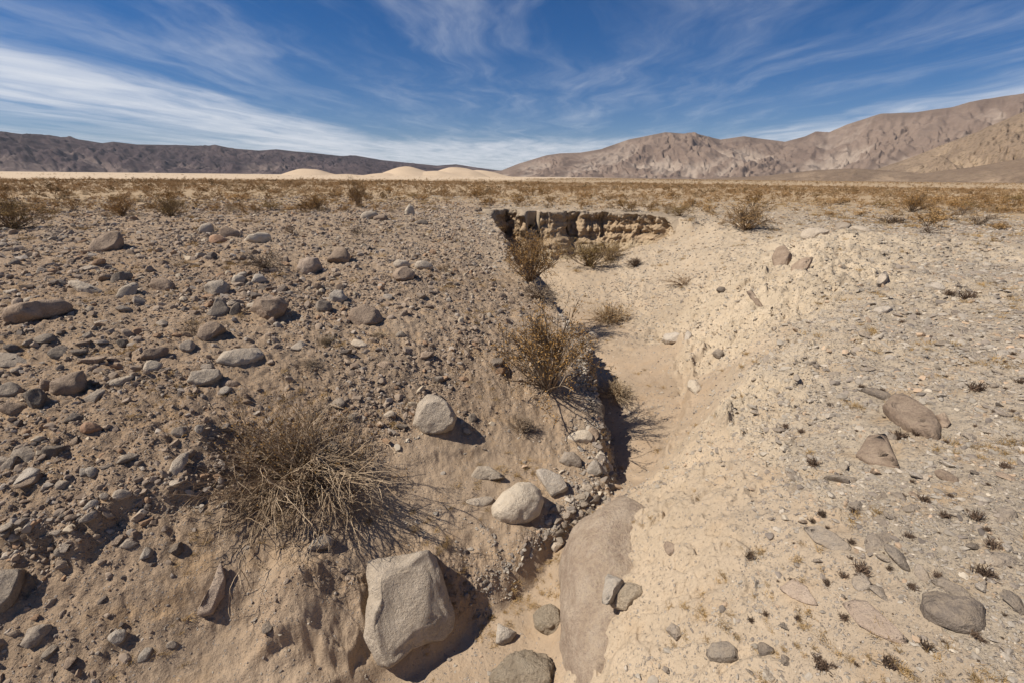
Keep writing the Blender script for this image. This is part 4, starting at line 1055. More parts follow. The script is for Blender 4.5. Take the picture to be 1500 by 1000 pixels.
def leaf_quads(rs, P, count, size, lo=.4, hi=1.0, jitter=0.0, aspect=2.2):
    n, kk, _ = P.shape
    i = rs.randint(0, n, count); t = rs.uniform(lo, hi, count)*(kk-1); j = np.minimum(t.astype(int), kk-2); f = (t-j)[:, None]
    C = P[i, j]*(1-f)+P[i, j+1]*f+rs.normal(size=(count, 3))*jitter
    a = unit(rs.normal(size=(count, 3))); b = unit(np.cross(a, rs.normal(size=(count, 3))))
    s = (size*rs.uniform(.5, 1.3, count))[:, None]
    a = a*s*aspect/2; b = b*s/2
    V = np.stack([C-a, C-b*.9, C+a, C+b*.9], 1).reshape(-1, 3)
    return V, np.arange(count*4).reshape(-1, 4)

def cat_meshes(parts):
    V = []; F = []; o = 0
    for v, f in parts: V.append(v); F.append(f+o); o += len(v)
    return np.vstack(V), np.vstack(F)

def twig_mat(name, a, b, rough=.9):
    m = bpy.data.materials.new(name); m.use_nodes = True
    t = NT(m.node_tree); bs = t.n['Principled BSDF']
    geo = t.node('ShaderNodeNewGeometry'); oi = t.node('ShaderNodeObjectInfo').outputs['Random']
    c = t.mix(geo.outputs['Random Per Island'], a, b)
    v = t.node('ShaderNodeVectorMath', operation='SCALE'); t.l.new(c, v.inputs[0]); t.put(v.inputs['Scale'], t.math('ADD', .75, t.math('MULTIPLY', oi, .5)))
    t.l.new(v.outputs[0], bs.inputs['Base Color']); bs.inputs['Roughness'].default_value = rough; bs.inputs['Specular IOR Level'].default_value = .15
    return m
TW_GREY = twig_mat('grey_dead_twig', (.12, .085, .056), (.34, .265, .19))
TW_BROWN = twig_mat('brown_twig', (.14, .095, .06), (.32, .225, .14))
TW_DARK = twig_mat('dark_twig', (.055, .037, .027), (.17, .115, .078))
TW_TAN = twig_mat('tan_twig', (.22, .16, .10), (.42, .33, .22))
TW_DEAD = twig_mat('straw_brown_dead_twig', (.16, .11, .068), (.42, .32, .215))
LF_OCHRE = twig_mat('ochre_leaf', (.20, .11, .035), (.36, .21, .075))
LF_OLIVE = twig_mat('olive_leaf', (.17, .115, .045), (.32, .215, .085))
LF_TAWNY = twig_mat('tawny_leaf', (.31, .185, .075), (.48, .31, .14))
LF_GRASS = twig_mat('dry_grass_blade', (.30, .19, .07), (.52, .37, .17))

def dome_dirs(rs, n, emin, emax):
    a = rs.uniform(0, 2*PI, n); e = np.radians(rs.uniform(emin, emax, n))
    return np.stack([np.cos(a)*np.cos(e), np.sin(a)*np.cos(e), np.sin(e)], 1)

def shrub_meshes(kind, seed, q=1.0):
    """unit shrub: about 1 wide and 1 tall before scaling; returns branch and leaf geometry"""
    rs = np.random.RandomState(seed); lf = None
    if kind == 'creosote':
        n = int(34*q)+6
        S = np.stack([rs.normal(size=n)*.04, rs.normal(size=n)*.04, np.zeros(n)], 1)
        P = grow(rs, S, dome_dirs(rs, n, 30, 85), rs.uniform(.55, 1.0, n), 6, -.1, .10)
        B = branch_set(rs, P, int(150*q)+16, .32, .45, 4, 0, .15, .35)
        D = branch_set(rs, B, int(300*q)+20, .16, .55, 3, 0, .15, .3)
        br = [tubes(P, .011, .005), tubes(B, .006, .003), tubes(D, .0035, .002)]
        lf = cat_meshes([leaf_quads(rs, D, int(2600*q)+90, .019/math.sqrt(max(q, .12)), .1, 1, .03), leaf_quads(rs, B, int(900*q)+30, .019/math.sqrt(max(q, .12)), .5, 1, .03)])
    elif kind == 'dome':
        n = int(70*q)+8
        P = grow(rs, np.zeros((n, 3)), dome_dirs(rs, n, 8, 88), rs.uniform(.40, .55, n), 5, .15, .14)
        B = branch_set(rs, P, int(420*q)+24, .22, .6, 4, 0, .22, .3)
        D = branch_set(rs, B, int(600*q)+20, .12, .8, 3, 0, .2, .2)
        br = [tubes(P, .009, .005), tubes(B, .005, .0025), tubes(D, .0035, .002)]
    elif kind == 'sparse':
        n = int(22*q)+5
        P = grow(rs, np.zeros((n, 3)), dome_dirs(rs, n, 15, 75), rs.uniform(.4, .75, n), 6, .05, .20)
        B = branch_set(rs, P, int(110*q)+14, .28, .6, 4, 0, .25, .3)
        D = branch_set(rs, B, int(160*q)+10, .14, .8, 3, 0, .2, .2)
        br = [tubes(P, .012, .006), tubes(B, .007, .003), tubes(D, .004, .002)]
    elif kind == 'straw':
        n = int(160*q)+20
        P = grow(rs, np.stack([rs.normal(size=n)*.12, rs.normal(size=n)*.12, np.zeros(n)], 1), dome_dirs(rs, n, 10, 85), rs.uniform(.3, .6, n), 4, .4, .12)
        B = branch_set(rs, P, int(240*q)+20, .18, .5, 3, 0, .2, .3)
        br = [tubes(P, .006, .003), tubes(B, .004, .002)]
        lf = leaf_quads(rs, B, int(260*q)+20, .03, .2, 1, .03)
    elif kind == 'tuft':
        n = 70
        P = grow(rs, np.stack([rs.normal(size=n)*.14, rs.normal(size=n)*.14, np.zeros(n)], 1), dome_dirs(rs, n, 20, 88), rs.uniform(.25, .6, n), 3, .1, .14)
        B = branch_set(rs, P, 60, .2, .7, 3, 0, .2, .2)
        br = [tubes(P, .030, .008), tubes(B, .020, .006)]
    return cat_meshes(br), lf

MESHC = {}
def shrub_me(kind, seed, q, tw, lfm):
    key = (kind, seed, q, tw.name, lfm.name if lfm else None)
    if key not in MESHC:
        (v, f), lf = shrub_meshes(kind, seed, q)
        b = mesh_from('branches', v, f, False); b.materials.append(tw)
        l = None
        if lf is not None and lfm is not None:
            l = mesh_from('leaves', lf[0], lf[1], False); l.materials.append(lfm)
        MESHC[key] = (b, l)
    return MESHC[key]

def shrub(name, kind, seed, q, tw, lfm, loc, w, h, label=None, cat='shrub', group=None, yaw=None, tilt=(0, 0)):
    b, l = shrub_me(kind, seed, q, tw, lfm)
    o = bpy.data.objects.new(name, None); COL.objects.link(o)
    o.empty_display_size = .1
    o.location = loc; o.scale = (w, w, h); o.rotation_euler = (tilt[0], tilt[1], random.uniform(0, 6.28) if yaw is None else yaw)
    tag(o, label, cat, group)
    link('branches', b, None, o)
    if l is not None: link('leaves', l, None, o)
    return o

def shrub_px(label, short, kind, px, py, wpx, hpx, tw, lfm=None, seed=0, q=1.0, name='desert_shrub', cat='shrub', wscale=1.0, tilt=(0, 0)):
    P = hit(px, py); f = (P-EYE)@CF
    w = wpx*f/FOC; h = hpx*f/FOC
    o = shrub(name, kind, seed, q, tw, lfm, (P[0], P[1], P[2]-.02), w*wscale, h*1.1, label, cat, tilt=tilt)
    DETAIL_SPOTS.append((px, py-hpx/2, short))
    return o

def build_big_dead_shrub():
    rs = np.random.RandomState(12)
    P0 = hit(446, 702)
    f = (P0-EYE)@CF; s = 114*f/FOC            # reach of the long twigs in metres
    g = ground_normal(P0[0], P0[1], .4)[0]
    root = bpy.data.objects.new('dead_shrub', None); COL.objects.link(root); root.location = P0
    root.empty_display_size = .1
    tag(root, 'large dead shrub with drooping grey twigs on the lower left bank', 'shrub')
    # bare stems thrown out from the crown in all directions, most of them falling over downhill
    n = 190
    a = rs.uniform(0, 2*PI, n); e = np.radians(rs.uniform(5, 70, n))
    d = np.stack([np.cos(a)*np.cos(e), np.sin(a)*np.cos(e), np.sin(e)], 1)
    d[:, 1] -= .25; d[:, 0] += .08; d = unit(d)
    S = rs.normal(size=(n, 3))*np.array([.17, .12, .02])*s; S[:, 2] = np.abs(S[:, 2])
    P = grow(rs, S, d, s*rs.uniform(.65, 1.25, n), 9, 1.05, .11, .05)
    B = branch_set(rs, P, 680, .42*s, .42, 6, .7, .16, .2, 1, .05)
    D = branch_set(rs, B, 1250, .22*s, .55, 4, .3, .2, .2, 1, .06)
    m = 30                                       # thin upright twigs on the far side
    up = dome_dirs(rs, m, 48, 86); up[:, 0] -= .25
    S2 = rs.normal(size=(m, 3))*np.array([.18, .12, .0])*s+np.array([-.22*s, .12*s, .05])
    P2 = grow(rs, S2, unit(up), s*rs.uniform(.65, 1.15, m), 6, -.1, .09)
    B2 = branch_set(rs, P2, 200, .26*s, .5, 4, 0, .15, .3)
    def settle(Q):
        z = ground_z((Q[..., 0]+P0[0]).ravel(), (Q[..., 1]+P0[1]).ravel()).reshape(Q.shape[:2])-P0[2]+.012
        Q[..., 2] = np.maximum(Q[..., 2], z+np.abs(rs.normal(size=Q.shape[:2]))*.025); return Q
    for Q in (P, B, D, P2, B2): settle(Q)
    W0 = grow(rs, rs.normal(size=(16, 3))*np.array([.07, .05, 0])*s, dome_dirs(rs, 16, 12, 75), s*rs.uniform(.35, .7, 16), 7, .5, .2)
    v, fc = cat_meshes([tubes(P, .0095, .003), tubes(P2, .006, .002), tubes(settle(W0), .021, .006, 5)])
    link('stems', mesh_from('stems', v, fc, False), TW_DEAD, root)
    v, fc = cat_meshes([tubes(B, .0045, .002), tubes(D, .003, .0015), tubes(B2, .003, .0015)])
    link('twigs', mesh_from('twigs', v, fc, False), TW_DEAD, root)
    # rusty dry leaves that still hang in the top
    L1 = leaf_quads(rs, B2, 900, .016, .1, 1, .05); L2 = leaf_quads(rs, D[D[:, 0, 1] > -.05*s], 1700, .016, 0, 1, .04); L3 = leaf_quads(rs, P, 700, .015, .1, .7, .05)
    v, fc = cat_meshes([L1, L2, L3])
    link('leaves', mesh_from('leaves', v, fc, False), LF_OCHRE, root)
    DETAIL_SPOTS.append((446, 690, 'large dead shrub'))
    # roots and twigs that creep over the ground below it
build_big_dead_shrub()

shrub_px('olive and rust coloured bush on the brink of the gully in mid picture', 'rust coloured bush on the brink', 'creosote', 802, 568, 108, 108, TW_GREY, LF_OCHRE, 3, 1.6)
shrub_px('rust coloured bush growing in the shade under the left end of the earth wall', 'bush under the earth wall', 'creosote', 776, 412, 66, 66, TW_BROWN, LF_OCHRE, 5, 1.3)
shrub_px('tangle of bare grey twigs below the bush under the earth wall', 'tangle of bare twigs', 'sparse', 792, 436, 58, 36, TW_GREY, None, 7, 1.6, 'bare_twigs')
shrub_px('low olive bush along the foot of the earth wall', 'low olive bush', 'creosote', 862, 390, 60, 34, TW_BROWN, LF_OLIVE, 9, 1.2)
shrub_px('second low olive bush nearer the shade at the foot of the earth wall', 'second low olive bush', 'creosote', 893, 381, 36, 26, TW_BROWN, LF_OLIVE, 10, 1.0)
shrub_px('dry tan straw bush at the edge of the sandy bed', 'tan straw bush', 'straw', 894, 470, 62, 46, TW_TAN, LF_TAWNY, 11, 1.6)
shrub_px('dry grey brown bush in the bed against the shaded cut bank', 'dry bush in the bed', 'dome', 903, 580, 54, 46, TW_TAN, None, 13, 1.0)
shrub_px('small grey round cushion shrub on the left bank', 'grey cushion shrub', 'dome', 766, 628, 46, 38, TW_GREY, None, 15, 1.0)
shrub_px('dark grey low shrub in front of the earth wall', 'dark low shrub', 'dome', 930, 390, 34, 19, TW_DARK, None, 17, .8)
shrub_px('dry brown shrub on the slope right of the dark low shrub', 'dry brown shrub on the slope', 'sparse', 1000, 417, 50, 20, TW_BROWN, LF_TAWNY, 19, 1.0)
shrub_px('brown rounded shrub at the right end of the earth wall', 'brown rounded shrub', 'creosote', 1092, 337, 58, 34, TW_BROWN, LF_TAWNY, 21, 1.2)
shrub_px('olive bush with bare stems at the left edge', 'olive bush at the left edge', 'creosote', 18, 336, 66, 40, TW_BROWN, LF_OLIVE, 23, 1.2)
shrub_px('sparse grey green shrub behind the orange-brown boulder', 'sparse grey shrub', 'sparse', 388, 392, 58, 40, TW_GREY, LF_OLIVE, 25, 1.2)
shrub_px('orange brown tuft of a shrub on the right flat', 'orange brown shrub', 'creosote', 1334, 311, 36, 22, TW_BROWN, LF_OCHRE, 27, 1.0)
shrub_px('leafless dark branching shrub on the right flat', 'leafless dark shrub', 'sparse', 1300, 328, 46, 22, TW_DARK, None, 29, 1.0)
shrub_px('small leafless shrub in front of the leafless dark one', 'small leafless shrub', 'sparse', 1362, 342, 32, 17, TW_DARK, None, 31, .8)
shrub_px('wide bare grey shrub near the right edge', 'wide bare shrub', 'sparse', 1432, 330, 52, 26, TW_GREY, None, 33, 1.0)
shrub_px('bare shrub left of the wide bare one on the right flat', 'bare shrub left of it', 'sparse', 1408, 316, 36, 20, TW_GREY, None, 35, .8)
shrub_px('tall upright ochre bush standing out on the plain', 'tall ochre bush', 'creosote', 526, 304, 26, 36, TW_BROWN, LF_OCHRE, 37, 1.0)
shrub_px('broad ochre bush left of the tall one on the plain', 'broad ochre bush', 'creosote', 466, 308, 34, 20, TW_BROWN, LF_OCHRE, 39, 1.0)
shrub_px('brown bush on the upper left behind the stones', 'brown bush behind the stones', 'creosote', 250, 318, 30, 26, TW_BROWN, LF_OLIVE, 41, 1.0)
shrub_px('rust tinted bush left of the brown bush behind the stones', 'rust tinted bush', 'creosote', 178, 316, 40, 24, TW_BROWN, LF_OCHRE, 43, 1.0)
shrub_px('small dry tuft at the right end of the rubble band', 'dry tuft by the rubble', 'sparse', 650, 398, 30, 20, TW_BROWN, LF_TAWNY, 45, 1.0)
shrub_px('low dry tuft below the flat brown slab', 'dry tuft below the slab', 'dome', 556, 492, 30, 12, TW_TAN, None, 47, .7)
shrub_px('low grey tuft left of the cream flat stone', 'grey tuft', 'dome', 478, 502, 34, 18, TW_TAN, None, 49, .7)
shrub_px('flat dark tuft above the big dead shrub', 'flat dark tuft', 'dome', 456, 532, 40, 14, TW_GREY, None, 51, .7)
shrub_px('dry tuft between the cracked boulder and the tan boulder', 'dry tuft by the tan boulder', 'sparse', 182, 558, 44, 18, TW_BROWN, LF_TAWNY, 53, .8)
shrub_px('dry shrub on the crown of the left bank', 'dry shrub on the crown', 'sparse', 428, 343, 30, 20, TW_BROWN, LF_TAWNY, 55, .8)
shrub_px('grey dry shrub in the hollow left of the standing stone', 'grey shrub in the hollow', 'sparse', 524, 344, 36, 20, TW_GREY, None, 57, .9)
shrub_px('sparse dry shrub on the left bank above the narrow dark stone', 'sparse dry shrub', 'sparse', 282, 484, 32, 20, TW_GREY, None, 59, .8)
shrub_px('brown shrub on top of the right end of the earth wall', 'brown shrub on the wall', 'creosote', 996, 318, 26, 16, TW_BROWN, LF_OLIVE, 61, .8)

# ------------------------------------------------------------------ gravel and loose stones
RS = np.random.RandomState(99)
HERO = np.array(ROCK_FOOT)

PILES = [(330,430,.9,.7),(400,440,.9,.7),(480,425,.9,.6),(560,415,.8,.5),(610,405,.7,.5),(570,612,.35,1.2),(540,580,.3,.6),(700,500,.45,.9),(720,460,.4,.4),(650,560,.4,.6),(310,348,1.2,.5),(330,660,.3,.8),(130,735,.4,.5),(30,700,.4,.5),(60,590,.4,.5),(690,390,.8,.5),(920,420,1.2,.4),(950,440,.8,.4),(970,590,.5,.25),(840,720,.35,.9),(840,430,.8,.35)]

def scatter_points():
    n = 420000
    az = RS.uniform(math.radians(-63), math.radians(63), n)
    r = np.exp(RS.uniform(math.log(1.7), math.log(48), n))
    x = r*np.sin(az); y = r*np.cos(az)
    M = gsample(GM, x, y); z = ground_z(x, y); N = ground_normal(x, y, .05)
    smin = 1.75*r/FOC
    s = smin*RS.uniform(0, 1, n)**(-1/2.15)
    cl = .5+.5*np.clip(fbm2(x*.9, y*.9, 3, 301)*1.3, -1, 1)
    cl2 = .5+.5*np.clip(fbm2(x*3.2, y*3.2, 2, 302)*1.4, -1, 1)
    far = 1-sst(r, 18, 40)*.55
    p = M[:, 3]*(.14+1.30*cl*cl2+.22*cl)+M[:, 2]*(.42+.55*cl)+M[:, 1]*(.05+.18*cl*cl2)+M[:, 0]*(.03+.16*(cl*cl2)**1.5)
    p = p*(1-.85*np.clip(M[:, 0]*1.6, 0, 1)*(M[:, 3] > .1))
    p = p+M[:, 1]*(.26+.65*cl*cl2)
    sd = side(x, y, LIPLINE)
    p = p+.75*np.exp(-((sd+.18)/.22)**2)*(y < 8.5)*(x > .2)*(.4+.6*cl2)
    for cx, cy, rad, amt in PILES:
        c = hit(cx, cy); p = p+amt*np.exp(-((x-c[0])**2+(y-c[1])**2)/rad**2)
    p = p*far*np.where(N[:, 2] < .45, .35, 1)
    smax = np.minimum(.34, .30*M[:, 3]+.20*M[:, 2]+.12*M[:, 1]+.07*M[:, 0])
    spx = s*FOC/r
    keep = (RS.uniform(0, 1, n) < p*.80) & (s < smax) & (spx < 40)
    # the photographed boulders stay clear
    for hx, hy, hr in HERO:
        keep &= np.hypot(x-hx, y-hy) > hr*.9+s*.3
    k = np.where(keep)[0]
    A = [[q[k]] for q in (x, y, z, r, s, M, N)]
    # stones that stick out of the cut faces
    for L, wd, cnt, sm in [(lip_left[8:17], .17, 3900, .16), (lip_left[5:9], .10, 380, .07), (LEDGES[0][0], .20, 1100, .11), (LEDGES[2][0], .06, 160, .05)]:
        sg = np.linalg.norm(np.diff(L, axis=0), axis=1); cu = np.concatenate([[0], np.cumsum(sg)])
        u = RS.uniform(0, cu[-1], cnt); X = np.interp(u, cu, L[:, 0])+RS.normal(size=cnt)*wd*.8; Y = np.interp(u, cu, L[:, 1])+RS.normal(size=cnt)*wd*.6
        rr = np.hypot(X, Y); ssz = np.minimum(1.9*rr/FOC*RS.uniform(0, 1, cnt)**(-1/1.7), sm)
        q = (X, Y, ground_z(X, Y), rr, ssz, gsample(GM, X, Y), ground_normal(X, Y, .05))
        ok = np.ones(cnt, bool)
        for hx, hy, hr in HERO: ok &= np.hypot(X-hx, Y-hy) > hr*.85
        for a, b in zip(A, q): a.append(b[ok])
    return [np.concatenate(a) for a in A]

sx, sy, sz, sr, ss, sM, sN = scatter_points()
svis = visible(sx, sy, sz+ss*.3)
ppx, ppy, pf = to_px(np.stack([sx, sy, sz], 1))
spix = ss*FOC/pf
inframe = svis & (ppx > 4) & (ppx < 1496) & (ppy < 996) & (pf > 0)

def uniq_labels(items, marks, noun_of, maxd=700):
    """a label for each item from the landmark it is nearest to on one side, ranked among its own kind"""
    items = np.asarray(items); out = [None]*len(items); used = set(); cand = []
    for li, (lx, ly, short) in enumerate(marks):
        dx = items[:, 0]-lx; dy = (items[:, 1]-ly)*1.35; d = np.hypot(dx, dy)
        for di, (word, ok) in enumerate((('left of', (dx < 0) & (-dx > np.abs(dy))), ('right of', (dx > 0) & (dx > np.abs(dy))),
                                         ('below', (dy > 0) & (dy >= np.abs(dx))), ('above', (dy < 0) & (-dy >= np.abs(dx))))):
            idx = np.where(ok & (d < maxd))[0]; idx = idx[np.argsort(d[idx])][:5]
            for rank, i in enumerate(idx): cand.append((rank*60+d[i], i, rank, word, li))
    cand.sort(key=lambda c: c[0])
    for _, i, rank, word, li in cand:
        if out[i] is None and (li, word, rank) not in used:
            used.add((li, word, rank))
            out[i] = '%s, %s %s the %s' % (noun_of(i), ('nearest', 'second nearest', 'third nearest', 'fourth nearest', 'fifth nearest')[rank], word, marks[li][2])
    return out

# the stones that show largest are things of their own
NLOOSE = 166
order = np.where(inframe & (spix > 8))[0]; order = order[np.argsort(-spix[order])]
loose_idx = order[:NLOOSE]
LOOSE_ME = {}
def loose_mesh(k, mat):
    if (k, mat) not in LOOSE_ME:
        v, f = rock_shape(3, 4000+k, 15, 1.0, (.45, .82))
        me = mesh_from('stone', v, f); me.materials.append(SM[mat]); LOOSE_ME[(k, mat)] = me
    return LOOSE_ME[(k, mat)]
CNAME = {'grey': 'grey', 'tan': 'tan', 'brown': 'brown', 'dark': 'dark grey', 'silver': 'pale grey', 'pink': 'pinkish', 'red': 'reddish', 'pale': 'pale'}
lmat = []
for i in loose_idx:
    m = sM[i]; u = RS.uniform()
    if m[3] > .5: c = ('grey' if u < .38 else 'brown' if u < .62 else 'tan' if u < .78 else 'dark' if u < .92 else 'silver')
    else: c = ('grey' if u < .45 else 'silver' if u < .65 else 'tan' if u < .8 else 'dark' if u < .92 else 'brown')
    lmat.append(c)
lab = uniq_labels(np.stack([ppx[loose_idx], ppy[loose_idx]], 1), DETAIL_SPOTS, lambda i: '%s loose stone' % CNAME[lmat[i]])
_ok = [q for q in range(len(loose_idx)) if lab[q]]
loose_idx = loose_idx[_ok]; lmat = [lmat[q] for q in _ok]; lab = [lab[q] for q in _ok]
for q, i in enumerate(loose_idx):
    flat = .38 if sM[i, 2]+sM[i, 1] > .5 else .62
    o = bpy.data.objects.new('stone', loose_mesh(q % 14, lmat[q])); COL.objects.link(o)
    a = RS.uniform(.75, 1.2, 3); s = ss[i]*.5
    o.scale = (s*a[0]*1.15, s*a[1]*.85, s*flat*a[2])
    o.rotation_euler = (RS.normal()*.25-sN[i, 1]*.5, RS.normal()*.25+sN[i, 0]*.5, RS.uniform(0, 6.28))
    o.location = (sx[i], sy[i], sz[i]+s*flat*.12)
    tag(o, lab[q], 'stone', 'loose stones lying on the banks')

def hidden_collection(name, objs):
    c = bpy.data.collections.new(name)
    for o in objs: c.objects.link(o)
    return c

def instance_stuff(name, label, P, rot, scl, idx, tint, coll):
    me = bpy.data.meshes.new(name); n = len(P)
    me.vertices.add(n); me.vertices.foreach_set('co', np.ascontiguousarray(P, np.float32).ravel())
    def att(nm, typ, dat, key):
        a = me.attributes.new(nm, typ, 'POINT'); a.data.foreach_set(key, np.ascontiguousarray(dat).ravel())
    att('turn', 'FLOAT_VECTOR', rot.astype(np.float32), 'vector'); att('size', 'FLOAT_VECTOR', scl.astype(np.float32), 'vector')
    att('pick', 'INT', idx.astype(np.int32), 'value')
    att('tint', 'FLOAT_COLOR', np.hstack([tint, np.ones((n, 1))]).astype(np.float32), 'color')
    o = link(name, me)
    g = bpy.data.node_groups.new(name+'_scatter', 'GeometryNodeTree')
    g.interface.new_socket('Geometry', in_out='INPUT', socket_type='NodeSocketGeometry')
    g.interface.new_socket('Geometry', in_out='OUTPUT', socket_type='NodeSocketGeometry')
    N = g.nodes; L = g.links
    gi = N.new('NodeGroupInput'); go = N.new('NodeGroupOutput')
    ci = N.new('GeometryNodeCollectionInfo'); ci.inputs['Collection'].default_value = coll
    ci.inputs['Separate Children'].default_value = True; ci.inputs['Reset Children'].default_value = True
    ip = N.new('GeometryNodeInstanceOnPoints'); ip.inputs['Pick Instance'].default_value = True
    def named(nm, typ):
        a = N.new('GeometryNodeInputNamedAttribute'); a.data_type = typ; a.inputs['Name'].default_value = nm
        return a.outputs['Attribute']
    L.new(gi.outputs[0], ip.inputs['Points']); L.new(ci.outputs[0], ip.inputs['Instance'])
    L.new(named('pick', 'INT'), ip.inputs['Instance Index'])
    L.new(named('turn', 'FLOAT_VECTOR'), ip.inputs['Rotation']); L.new(named('size', 'FLOAT_VECTOR'), ip.inputs['Scale'])
    L.new(ip.outputs[0], go.inputs[0])
    mo = o.modifiers.new('scatter', 'NODES'); mo.node_group = g
    return tag(o, label, kind='stuff')

def tinted_mat(name, rough=.92, grain=30.0):
    m = bpy.data.materials.new(name); m.use_nodes = True
    t = NT(m.node_tree); bs = t.n['Principled BSDF']
    a = t.node('ShaderNodeAttribute', attribute_type='INSTANCER', attribute_name='tint')
    pos = t.node('ShaderNodeNewGeometry').outputs['Position']
    n = t.noise(pos, grain, 4, .7)
    v = t.node('ShaderNodeVectorMath', operation='SCALE'); t.l.new(a.outputs['Color'], v.inputs[0]); t.put(v.inputs['Scale'], t.math('ADD', .62, t.math('MULTIPLY', n, .76)))
    t.l.new(v.outputs[0], bs.inputs['Base Color']); bs.inputs['Roughness'].default_value = rough; bs.inputs['Specular IOR Level'].default_value = .15
    b = t.node('ShaderNodeBump', {'Strength': .5, 'Distance': .01, 'Height': n}); t.l.new(b.outputs[0], bs.inputs['Normal'])
    return m
M_GRAVEL = tinted_mat('gravel_stone')
def pebble_objs():
    out = []
    for k in range(14):
        v, f = rock_shape(2, 700+k, 15, 1.0, (.42, .80))
        me = mesh_from('pebble', v, f, False); me.materials.append(M_GRAVEL)
        out.append(bpy.data.objects.new('pebble', me))
    return out
PEB = hidden_collection('pebbles', pebble_objs())

def build_gravel():
    sel = np.ones(len(sx), bool); sel[loose_idx] = False
    n = sel.sum(); x, y, z, s, M, N = sx[sel], sy[sel], sz[sel], ss[sel], sM[sel], sN[sel]
    flat = np.where(M[:, 3] > .5, RS.uniform(.5, .85, n), RS.uniform(.28, .6, n))
    scl = np.stack([s*.5*RS.uniform(.9, 1.35, n), s*.5*RS.uniform(.65, 1.0, n), s*.5*flat], 1)
    rot = np.stack([RS.normal(size=n)*.3-N[:, 1]*.6, RS.normal(size=n)*.3+N[:, 0]*.6, RS.uniform(0, 6.28, n)], 1)
    pal_l = np.array([(.29, .225, .17), (.245, .18, .13), (.34, .26, .19), (.18, .145, .118), (.37, .31, .25), (.31, .20, .125), (.43, .35, .255)])
    pal_r = np.array([(.31, .265, .215), (.35, .305, .25), (.26, .215, .175), (.42, .36, .29), (.20, .168, .142), (.43, .31, .21), (.47, .40, .31)])
    w = np.array([.26, .20, .20, .10, .12, .06, .06]); c = RS.choice(7, n, p=w)
    palm = M[:, 1:2]
    tint = np.where(M[:, 3:4] > .5, pal_l[c], pal_r[c])*RS.uniform(.85, 1.15, (n, 1))
    tint = tint*(.92-.30*palm)+np.array([.44, .37, .28])*.32*palm
    instance_stuff('gravel', 'loose gravel and small stones spread over both banks', np.stack([x, y, z+scl[:, 2]*.10], 1), rot, scl, RS.randint(0, 14, n), tint, PEB)
    print('gravel', n)
build_gravel()

# ------------------------------------------------------------------ dark dead tufts and dry grass on the right gravel
def build_tufts():
    pts = []
    k = 0
    while len(pts) < 100 and k < 6000:
        k += 1
        px = RS.uniform(1075, 1496); py = RS.uniform(395, 992)
        edge = 1395-(py-395)*1.2 if py < 640 else 1100
        if px < edge-8: continue
        if any((px-a)**2+(1.3*(py-b))**2 < 17**2 for a, b, _ in pts): continue
        if RS.uniform() > .35+.65*(noise2(np.array([px/90.]), np.array([py/70.]), 311)[0] > -.1): continue
        P = hit(px, py); pts.append((px, py, P))
    lab = uniq_labels(np.array([p[:2] for p in pts]), DETAIL_SPOTS+[(1500, 420, 'right end of the pale slope')], lambda i: 'dark dead tuft', 800)
    for i, (px, py, P) in enumerate(pts):
        if not lab[i]: continue
        f = (P-EYE)@CF; w = float(np.clip(np.exp(RS.normal()*.6)*9, 3.5, 27))*(.7+.5*(py/1000))*f/FOC
        b, _ = shrub_me('tuft', 400+i % 5, 1.0, TW_DARK, None)
        o = bpy.data.objects.new('dead_tuft', b); COL.objects.link(o)
        o.location = P; o.scale = (w, w, w*RS.uniform(.7, 1.0)); o.rotation_euler = (0, 0, RS.uniform(0, 6.28))
        tag(o, lab[i], 'tuft', 'dark dead tufts on the right gravel')
build_tufts()

M_GRASS = tinted_mat('dry_grass')
def build_grass():
    objs = []
    for k in range(4):
        rs = np.random.RandomState(500+k); n = 46
        P = grow(rs, np.stack([rs.normal(size=n)*.3, rs.normal(size=n)*.3, np.zeros(n)], 1), dome_dirs(rs, n, 15, 85), rs.uniform(.3, .9, n), 3, .4, .15)
        v, f = tubes(P, .022, .008); me = mesh_from('grass', v, f, False); me.materials.append(M_GRASS); objs.append(bpy.data.objects.new('grass', me))
    coll = hidden_collection('grass_clumps', objs)
    n = 26000
    az = RS.uniform(math.radians(-62), math.radians(62), n); r = np.exp(RS.uniform(math.log(1.8), math.log(60), n))
    x = r*np.sin(az); y = r*np.cos(az); M = gsample(GM, x, y); z = ground_z(x, y)
    c = fbm2(x*.8, y*.8, 4, 321)
    s_ = side(x, y, LIPLINE)
    rim = np.exp(-((s_-.15)/.22)**2)*(y < 5.5)                      # straw caught along the foot of the bank
    p = sst(c, .05, .65)*(.45*M[:, 2]+.40*M[:, 3]+.15*M[:, 0]+.10*M[:, 1])+sst(r, 16, 34)*.35*sst(c, -.3, .5)+rim*.6*sst(c, -.4, .4)
    k = RS.uniform(0, 1, n) < p
    x, y, z, r, n = x[k], y[k], z[k], r[k], k.sum()
    s = np.clip(.035+.008*r, 0, .28)*RS.uniform(.6, 1.4, n)
    rot = np.stack([np.zeros(n), np.zeros(n), RS.uniform(0, 6.28, n)], 1)
    tint = np.array([.34, .225, .10])*RS.uniform(.7, 1.3, (n, 1))*np.array([1, 1, 1])
    instance_stuff('dry_grass', 'ochre dry grass and straw between the stones', np.stack([x, y, z], 1), rot, np.stack([s, s, s*.6], 1), RS.randint(0, 4, n), tint, coll)
    print('grass', n)
build_grass()

